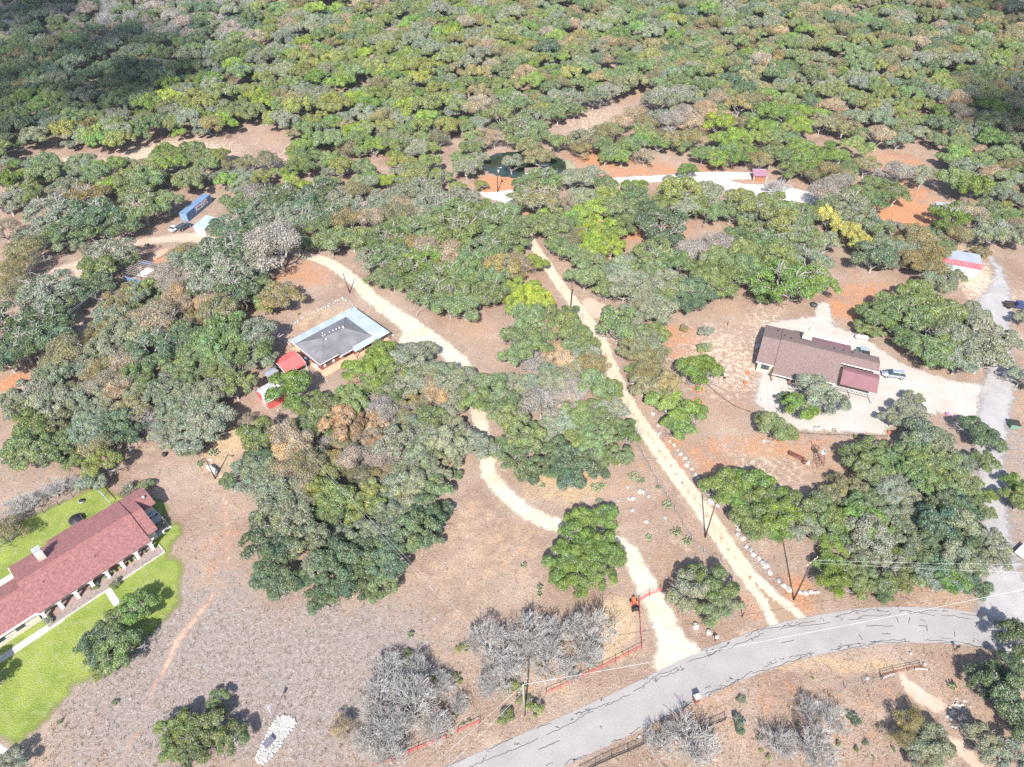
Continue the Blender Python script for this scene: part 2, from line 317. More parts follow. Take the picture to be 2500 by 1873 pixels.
f_gul = field([([(600,1010),(594,1065),(579,1123),(552,1180),(550,1224),(556,1300),(556,1383),(536,1428),(492,1489),(450,1545),(434,1567),(400,1639),(371,1691),(348,1770),(313,1822),(290,1890)], [1.5,1.2,1.5,1.2,1.6,1.4,1.2,.7,1.8,1.6,2,1.4,1,.7,1.2,.7]),
                ([(0,985),(60,945),(115,920)], [3,3,2]), ([(345,650),(400,612)], [3,3.5])])
f_lawn = field([], [[(255,1175),(275,1200),(340,1200),(400,1215),(414,1232),(408,1265),(452,1276),(448,1305),(425,1335),(415,1350),(452,1365),(455,1402),(446,1422),(449,1474),(368,1555),(333,1596),(237,1654),(185,1677),(142,1741),(95,1784),(40,1830),(0,1813),(-150,1750),(-400,1500),(-250,1400),(0,1300),(78,1252)]])
f_cdrv = field([], [[(-80,1770),(0,1815),(38,1840),(60,1873),(85,1910),(-60,1960)]])
f_pale = field([([(2205,1650),(2230,1690),(2275,1715),(2310,1730)], [2,3,3.5,1]), ([(2320,1800),(2370,1850),(2400,1880)], [2,2.5,2]), ([(1150,1250),(1143,1330),(1180,1400),(1260,1470)], [.8,.5,.5,.6]), ([(1460,760),(1440,740)], [7,5])])
f_seep = field([([(1385,395),(1400,420),(1370,440),(1330,438)], [3,4,3,2])])
f_pond = field([], [[(1180,405),(1190,385),(1215,376),(1262,371),(1330,371),(1345,382),(1365,389),(1380,400),(1382,412),(1365,424),(1330,427),(1290,427),(1255,433),(1225,430),(1195,420)]])
sheet("clay_track", f_gul, .004, M_clay, margin=1.6); sheet("bare_clay", f_pale, .004, sheet_mat("pale_clay", [(.58,.40,.30), (.68,.52,.42)], fine=.15), margin=1.6)
sheet("pond_bank", f_seep, .004, sheet_mat("green_bank", [(.34,.34,.20), (.42,.38,.25)]), margin=1.6)
sheet("left_track", f_ltrk, .006, sheet_mat("buff_track", [(.50,.38,.28), (.64,.52,.42), (.52,.38,.29)], amp=1.3, soft=1.2), margin=1.6)
sheet("driveway", f_driv, .008, M_cal, margin=1.4); sheet("dirt_lane", f_lane, .008, M_lane, margin=1.3)
sheet("white_gravel_road", f_whit, .010, M_white, margin=1.4); sheet("gravel_yard", f_yard, .010, sheet_mat("yard_gravel", [(.55,.49,.43), (.66,.61,.56), (.58,.51,.45)], amp=1.3, soft=.9, fine=.10, speck=((.50,.41,.34), .70)), margin=1.4)
sheet("gravel_road", f_rrd, .014, M_grey, margin=1.4); sheet("lawn", f_lawn, .012, M_lawn, margin=2); sheet("concrete_driveway", f_cdrv, .016, M_conc, margin=.3)
sheet("asphalt_road", f_road, .020, M_asph, cell=.6, margin=.5)
def pond():
    m = mat("pond_water", (.035,.055,.03), .3, .2, rough=.06, spec=.5); sheet("pond_water", f_pond, .03, m, margin=0)
pond()
def cracks():   # tar-sealed cracks: thin strips following the road edges and a few across
    c = np.array(smooth([P(*q) for q in [(1000,1975),(1200,1886),(1330,1829),(1437,1780),(1560,1722),(1680,1662),(1780,1617),(1880,1580),(1960,1557),(2033,1543),(2120,1529),(2208,1525),(2290,1527),(2360,1533),(2440,1546),(2520,1562)]], 8))
    s = np.concatenate([[0], np.cumsum(np.hypot(*np.diff(c, axis=0).T))]); L = s[-1]
    def at(t, off):
        x, y = np.interp(t, s, c[:, 0]), np.interp(t, s, c[:, 1]); x2, y2 = np.interp(t+.3, s, c[:, 0]), np.interp(t+.3, s, c[:, 1]); d = np.array([x2-x, y2-y]); d /= np.linalg.norm(d)+1e-9
        return np.array([x-d[1]*off, y+d[0]*off])
    b = MB(); r = random.Random(3)
    def strip(pts, w):
        for i in range(len(pts)-1):
            a, e = pts[i], pts[i+1]; d = e-a; k = np.linalg.norm(d)
            if k < .02: continue
            nrm = np.array([-d[1], d[0]])/k*w/2; d = d/k*w*.3; z = .0235
            b.add([(*(a-nrm-d), z), (*(e-nrm+d), z), (*(e+nrm+d), z), (*(a+nrm-d), z)], [(0, 1, 2, 3)])
    for side, e0 in ((1, 2.75), (-1, 2.75), (1, 2.2), (-1, 2.95)):
        t = r.uniform(0, 4); off = e0
        while t < L-1:
            ln = r.uniform(2, 14); pts = []; tt = t
            if (side == -1 and t < L*.42): ln *= .2; 
            while tt < min(t+ln, L-1):
                off += r.uniform(-.16, .16); off = min(3.15, max(e0-.6, off)); pts.append(at(tt, side*off)); tt += r.uniform(.15, .5)
            if len(pts) > 1: strip(pts, .075)
            for _ in range(int(ln/2.5)):
                q = r.uniform(t, t+ln); o1 = r.uniform(2.1, 2.9); p2 = [at(q, side*o1)]
                for k in range(r.randint(2, 5)): p2.append(p2[-1]+np.array([r.uniform(-.5, .5), r.uniform(-.35, .35)]))
                strip(p2, .06)
            t += ln+r.uniform(.3, 5 if side == 1 else 6)
    for x0, y0, x1, y1 in [(75,495+0,75,0)][:0]: pass
    for t, X0, Y0, X1, Y1 in ((TK,260,1510,435,1432),(TK,1448,798,1475,845),(TK,780,1310,788,1330),(TK,1870,910,1900,918),(TL,880,465,1110,468),(TL,1130,395,1152,440),(TL,1248,395,1238,450),(TL,1325,465,1385,468),(TL,1385,468,1395,508),(TL,1620,515,1628,560),(TL,820,545,850,585),(TL,170,612,270,588),(TL,1330,410,1375,430),(TL,1910,505,2000,512),(TL,735,415,850,403),(TL,1010,532,1080,532)):
        a = np.array(G(t, X0, Y0)[:2]); e = np.array(G(t, X1, Y1)[:2]); n = 6
        strip([a+(e-a)*k/n+np.array([r.uniform(-.08, .08), r.uniform(-.08, .08)]) for k in range(n+1)], .09)
    o = b.build("road_cracks", mat("tar", (.045,.045,.05), rough=.6)); o['kind'] = 'structure'
cracks()

# ------------------------------------------------------------------ foliage
def leaf_mat(name, inst):
    m = bpy.data.materials.new(name); m.use_nodes = True; n = m.node_tree.nodes; l = m.node_tree.links
    n.remove(n["Principled BSDF"])
    if inst: A = attr(n, "tint", 'INSTANCER'); colr, al = A.outputs["Color"], A.outputs["Alpha"]
    else: A = n.new("ShaderNodeObjectInfo"); colr, al = A.outputs["Color"], A.outputs["Alpha"]
    r = attr(n, "rnd").outputs["Fac"]; lo = attr(n, "lobe").outputs["Fac"]
    pos = n.new("ShaderNodeNewGeometry").outputs["Position"]
    mr = n.new("ShaderNodeMapRange"); mr.inputs[3].default_value = .62; mr.inputs[4].default_value = 1.4; l.new(r, mr.inputs[0])
    c = rgbmix(n, l, 1., colr, mr.outputs[0], 'MULTIPLY')
    ml = n.new("ShaderNodeMapRange"); ml.inputs[3].default_value = .72; ml.inputs[4].default_value = 1.3; l.new(lo, ml.inputs[0])
    c = rgbmix(n, l, 1., c, ml.outputs[0], 'MULTIPLY')
    hue = rgbmix(n, l, noise(n, l, pos, .35, 4), (.85,.98,1.25), (1.22,1.04,.72)); c = rgbmix(n, l, .8, c, hue, 'MULTIPLY')
    # a share (alpha) of the leaves are bare grey twigs
    fr = math_(n, l, 'FRACT', math_(n, l, 'MULTIPLY', r, 7.13)); g = math_(n, l, 'LESS_THAN', fr, al)
    c = rgbmix(n, l, g, c, (.33,.31,.275))
    d = n.new("ShaderNodeBsdfDiffuse"); t = n.new("ShaderNodeBsdfTranslucent"); l.new(c, d.inputs[0]); l.new(c, t.inputs[0])
    ms = n.new("ShaderNodeMixShader"); ms.inputs[0].default_value = .22; l.new(d.outputs[0], ms.inputs[1]); l.new(t.outputs[0], ms.inputs[2]); l.new(ms.outputs[0], n["Material Output"].inputs[0])
    return m
M_leaf = leaf_mat("foliage", False); M_leafi = leaf_mat("foliage_far", True)
M_bark = mat("bark", (.52,.48,.44), .3, 2.0); M_dead = mat("lichen_bark", (.60,.58,.55), .2, 1.2)

def crown_mesh(seed, kind):
    g = np.random.default_rng(seed); V = []; rn = []; lb = []
    if kind == 'oak':   nl, lr, hh, zc, per, ls = 84, (.17, .34), .42, .80, 620, (.018, .036)
    elif kind == 'jun': nl, lr, hh, zc, per, ls = 80, (.16, .32), .56, .78, 520, (.018, .037)
    elif kind == 'fine':nl, lr, hh, zc, per, ls = 26, (.24, .40), .50, .80, 520, (.012, .030)
    elif kind == 'big': nl, lr, hh, zc, per, ls = 150, (.13, .24), .36, .66, 620, (.013, .026)
    else:               nl, lr, hh, zc, per, ls = 12, (.28, .5), .5, .45, 200, (.04, .08)      # bush
    ph = g.uniform(0, 6.28, 4); am = g.uniform(.06, .2, 4)
    el = g.uniform(.78, 1.0); rot = g.uniform(0, PI)
    gap = g.uniform(0, 2*PI)
    nb = {'oak': 7, 'big': 12, 'fine': 1, 'jun': 9, 'bush': 1}[kind]; boughs = []
    for k in range(nb):
        for _ in range(30):
            a0 = g.uniform(0, 2*PI); r0 = math.sqrt(g.uniform(0, 1))*.72
            if all(math.hypot(r0*math.cos(a0)-q[0], r0*math.sin(a0)-q[1]) > {'oak': .42, 'big': .34, 'jun': .36}.get(kind, 0) for q in boughs): break
        boughs.append((r0*math.cos(a0), r0*math.sin(a0), g.uniform(-.10, .08), g.uniform(.8, 1.15)))
    bw = {'oak': .25, 'big': .19, 'jun': .20}.get(kind, 0)
    for i in range(nl):
        a = g.uniform(0, 2*PI)
        if kind in ('oak', 'big') and abs((a-gap+PI) % (2*PI)-PI) < .35 and g.random() < .7: continue
        rr = math.sqrt(g.uniform(.0, 1))*.86
        rr *= 1+sum(am[k]*math.cos((k+2)*a+ph[k]) for k in range(4))
        r = g.uniform(*lr)*(1-.25*rr)
        z = zc+hh*math.sqrt(max(.03, 1-min(rr, .98)**2))*g.uniform(.5, 1.02)-r*.45-(.0 if kind != 'bush' else .1)
        if kind == 'jun' and nb < 2: z = zc+hh*(1-rr**1.3)*g.uniform(.6, 1.1)-.25
        x, y = rr*math.cos(a), rr*math.sin(a)*el
        if nb > 1:
            B_ = boughs[i % nb]; a2 = g.uniform(0, 2*PI); r2 = math.sqrt(g.uniform(0, 1))*bw*B_[3]; x, y = B_[0]+r2*math.cos(a2), B_[1]+r2*math.sin(a2); rr = min(.97, math.hypot(x, y)); r = g.uniform(*lr)*.62
            z = zc+hh*math.sqrt(max(.03, 1-rr**2))*g.uniform(.72, .95)+B_[2]-(r2/bw)**2*.16-(.0 if kind != 'jun' else -.12*(1-rr))
        x, y = x*math.cos(rot)-y*math.sin(rot), x*math.sin(rot)+y*math.cos(rot)
        k = int(per*(r/.3)**1.7)+30
        d = g.normal(size=(k, 3)); d /= np.linalg.norm(d, axis=1)[:, None]; d[:, 2] = np.where(d[:, 2] < -.35, -d[:, 2], d[:, 2])
        clump = 1+.16*np.sin(d[:, 0]*7+ph[0]*i)*np.sin(d[:, 1]*7+i)*np.cos(d[:, 2]*6)
        rad = r*clump*g.uniform(.70, 1.08, k)
        c = np.array([x, y, z])+d*rad[:, None]*np.array([1, 1, .8 if kind != 'jun' else 1.1])
        nr = d+g.normal(size=(k, 3))*.55; nr /= np.linalg.norm(nr, axis=1)[:, None]
        t = np.cross(nr, g.normal(size=(k, 3))); t /= np.linalg.norm(t, axis=1)[:, None]+1e-9; b = np.cross(nr, t)
        s = g.uniform(*ls, k)[:, None]; w = g.uniform(.45, 1., k)[:, None]
        V.append(np.stack([c-t*s, c-b*s*w, c+t*s, c+b*s*w*.8], 1)); rn.append(g.random(k)); lb.append(np.full(k, g.random()))
    V = np.concatenate(V).reshape(-1, 3); V[:, :2] -= np.median(V[:, :2], axis=0); V[:, :2] *= 1.04/np.percentile(np.hypot(V[:, 0], V[:, 1]), 96); F = np.arange(len(V)).reshape(-1, 4); return V, F, np.concatenate(rn), np.concatenate(lb)
def leaf_attrs(me, rn, lb):
    a = me.attributes.new("rnd", 'FLOAT', 'FACE'); a.data.foreach_set("value", rn.astype('f4'))
    a = me.attributes.new("lobe", 'FLOAT', 'FACE'); a.data.foreach_set("value", lb.astype('f4'))
def limbs(seed, kind):
    """tapering trunk with limbs that fork out into the crown; unit crown radius"""
    r = random.Random(seed); b = MB()
    def grow(p, d, ln, rad, dep, k):
        pts = [p]; rs = [rad]; n = 3 if dep > 1 else 2
        for i in range(n):
            d = d+np.array([r.uniform(-1, 1), r.uniform(-1, 1), r.uniform(-.6, .8)])*.28; d /= np.linalg.norm(d)
            p = p+d*ln/n; pts.append(p); rs.append(max(rad*(1-(i+1)/n*.38), .0062 if kind == 'dead' else .0085))
        b.tube(pts, rs, 6 if dep >= depth-1 else 3, caps=False)
        if dep <= 0: return
        for _ in range(k(dep)):
            q = pts[r.randint(max(1, n-1), n)]; e = d+np.array([r.uniform(-1, 1), r.uniform(-1, 1), r.uniform(-.45, .6)])*spr; e /= np.linalg.norm(e)
            if q[2]+e[2]*ln*.7 > top: e[2] *= .1
            if math.hypot(q[0], q[1]) > .9: e[:2] -= np.array(q[:2])*.6
            grow(np.array(q), e/np.linalg.norm(e), ln*r.uniform(.6, .85)*(1.12 if kind == 'dead' else 1), rs[-1]*.74, dep-1, k)
    if kind == 'dead':
        depth, spr, top = 4, .85, 1.25; n0 = 6
        kf = lambda d: {4: 3, 3: 4, 2: 4, 1: 4}[d]
        for i in range(n0):
            a = 2*PI*(i+r.uniform(-.3, .3))/n0; grow(np.array([0, 0, 0.]), np.array([math.cos(a)*.6, math.sin(a)*.6, .8]), .42, .040, 4, kf)
        return b
    depth, spr = 3, .8; top = 1.2; n0 = r.randint(2, 3) if kind != 'bush' else 3; hz = .42
    b.tube([(0, 0, -.02), (.01, .0, .12), (.02, .01, .26)], [.07, .052, .045], 7, caps=False)
    for i in range(n0+2):
        a = 2*PI*(i+r.uniform(-.3, .3))/(n0+2); grow(np.array([.02, .01, .22]), np.array([math.cos(a)*.8, math.sin(a)*.8, .75]), .50, .036, 3, lambda d: {3: 3, 2: 3, 1: 3}[d])
    return b
VAR = {}
def to_mesh(mb, name, m):
    me = bpy.data.meshes.new(name); me.from_pydata(mb.v, [], mb.f); me.update(); me.materials.append(m)
    me.polygons.foreach_set("use_smooth", np.ones(len(me.polygons), bool)); return me
for kind, nv in (('oak', 6), ('jun', 3), ('fine', 3), ('big', 3), ('bush', 2)):
    L = []
    for i in range(nv):
        V, F, rn, lb = crown_mesh(100*len(VAR)+i+11, kind); me = np_mesh("crown", V, F, [M_leaf]); leaf_attrs(me, rn, lb)
        tm = to_mesh(limbs(50*len(VAR)+i+5, kind), "trunk", M_bark); L.append((tm, me, (V, F, rn, lb)))
    VAR[kind] = L
def dead_mesh(i):
    b = limbs(900+i, 'dead'); A = np.array(b.v); q = np.percentile(np.hypot(A[:, 0], A[:, 1]), 95); b.v = [tuple(v) for v in A/np.array([q, q, max(q, np.percentile(A[:, 2], 97)/1.15)])]
    return to_mesh(b, "branches", M_dead)
DEAD = [dead_mesh(i) for i in range(4)]
TRUNK = to_mesh(MB().tube([(0, 0, -.02), (.01, 0, .1), (.0, .0, .2)], [.06, .05, .045], 7), "trunk", M_dead)

PAL = {  # foliage albedo, grey-twig share
 'g': ((.112,.158,.058), .14), 'G': ((.115,.178,.045), .08), 'B': ((.165,.225,.04), .08), 'b': ((.155,.185,.05), .16), 'd': ((.078,.117,.063), .10),
 's': ((.130,.165,.095), .32), 'o': ((.175,.16,.075), .14), 't': ((.27,.215,.14), .18), 'p': ((.24,.20,.165), .42), 'y': ((.30,.30,.08), .1), 'r': ((.22,.155,.095), .16), 'w': ((.3,.3,.3), .5)}
CN = {'g': 'mid green', 'G': 'fresh green', 'B': 'lime green', 'b': 'yellow-green', 'd': 'dark green', 's': 'grey-green', 'o': 'olive brown', 't': 'tan leaved', 'p': 'bare twiggy grey-brown', 'y': 'yellow', 'r': 'rust coloured', 'w': 'leafless white-grey'}
LM = [("red-roofed ranch house", (165,1350)), ("grey hip-roofed house", (800,810)), ("brown shingled house", (2000,880)), ("red carport", (703,880)), ("red barn", (650,960)), ("blue shipping container", (475,512)),
      ("roofless frame shed", (345,665)), ("grey metal barn", (2350,640)), ("twin grey sheds", (2300,500)), ("pond", (1300,400)), ("purple-roofed kiosk", (1849,433)), ("silver car", (2180,920)), ("red pipe gate", (1580,1450)),
      ("rusty windmill", (2000,1110)), ("bare clay clearing", (1560,570)), ("far black lane gate", (1245,520)), ("white propane tank", (520,1152)), ("driveway curve", (1200,1180)), ("dirt lane kink", (1440,790)), ("white stone bed", (670,1805)),
      ("asphalt bend", (2250,1525)), ("brick mailbox", (1700,1710)), ("pole beside the lane", (1730,1270)), ("pole by the boulders", (1940,1450)), ("green dumpster", (2470,1040)), ("forked left track", (200,650)),
      ("brown pipe gate", (2200,1640)), ("orange scalloped planters", (1705,960)), ("two parked cars", (440,565)), ("transformer pole", (435,760)), ("clearing beyond the pond", (1460,290)), ("far right clay slope", (2200,420)), ("far left pale clearing", (430,370)),
      ("bare red dirt patch", (730,680)), ("mid-left net fence", (700,1010)), ("orange gully", (550,1250)), ("garden wire fence", (120,1260)), ("black panel fence", (1600,1850))]
ORD = "nearest second third fourth fifth sixth seventh eighth ninth tenth eleventh twelfth thirteenth fourteenth fifteenth sixteenth seventeenth eighteenth nineteenth twentieth twenty-first twenty-second twenty-third twenty-fourth twenty-fifth twenty-sixth twenty-seventh twenty-eighth twenty-ninth thirtieth".split()
TREES = []   # (root, kindword, colour, px, py, R)
def tree(px, py, rp, c, kind=None, zf=None, fixed=None):
    r = random.Random(int(px*13+py*7)); R = 4.
    for _ in range(3):
        w = P(px, py, .8*R); dep = (np.array(w)-np.array([0, 0, CAM_H]))@FW; R = rp*dep/FPX
        R = min(R, 9)
    w = P(px, py, .72*R)
    if c == 'w': name, cat = "dead_tree", "dead tree"
    elif kind == 'bush': name, cat = "bush", "bush"
    elif c in 'bBy' : name, cat = "juniper_tree", "tree"
    elif c == 'p': name, cat = "bare_tree", "tree"
    elif c == 's': name, cat = "lichen_oak", "tree"
    elif c in 'otr': name, cat = "brown_oak", "tree"
    elif c == 'd': name, cat = "dark_oak", "tree"
    else: name, cat = "live_oak", "tree"
    if kind is None:
        kind = 'jun' if c in 'by' else 'fine' if c in 'pt' else 'big' if R > 5.6 else 'oak'
        if c == 'o' and r.random() < .6: kind = 'fine'
    root = link(name, None, None, (w[0], w[1], 0), r.uniform(0, 2*PI)); zf = zf or r.uniform(.92, 1.18)
    root.scale = (R, R, R*zf); root['category'] = cat
    if c == 'w':
        a = link("trunk", TRUNK, root); b = link("branches", DEAD[r.randint(0, 3)], root)
    else:
        tm, cm, _ = VAR[kind][r.randint(0, len(VAR[kind])-1)]
        a = link("trunk", tm, root); b = link("crown", cm, root); (q, al) = PAL[c]; q = [v*1.22 for v in q]; k = r.uniform(.84, 1.18); h = r.uniform(-.10, .10)
        b.color = (q[0]*k*(1+h), q[1]*k, q[2]*k*(1-h), min(1, al*r.uniform(.5, 1.5)))
    word = {"dead_tree": "tree", "bush": "bush", "juniper_tree": "juniper"}.get(name, "oak")
    TREES.append((root, word, c, px, py, R)); return root
def label_trees():
    cnt = {}
    for T in TREES:
        root, word, c, px, py, R = T; best = min(LM, key=lambda m: math.hypot(m[1][0]-px, (m[1][1]-py)*1.25)); dx, dy = px-best[1][0], py-best[1][1]
        rel = ("right of" if dx > 0 else "left of") if abs(dx) > abs(dy)*1.1 else ("behind" if dy < 0 else "in front of")
        cnt.setdefault((c, word, rel, best[0]), []).append((math.hypot(dx, dy), T))
    for (c, word, rel, lm), L in cnt.items():
        L.sort(key=lambda q: q[0])
        for i, (d, T) in enumerate(L):
            sz = "large" if T[5] > 5.2 else "small" if T[5] < 2.6 else "mid-sized"
            txt = f"{sz} {CN[c]} {word} {rel} the {lm}"
            if len(L) > 1: txt += f", {'nearest' if i == 0 else ORD[min(i, 29)]+' nearest'} such"
            T[0]['label'] = txt; T[0]['group'] = {"tree": "dead trees", "bush": "bushes", "juniper": "junipers"}.get(word, "oaks")
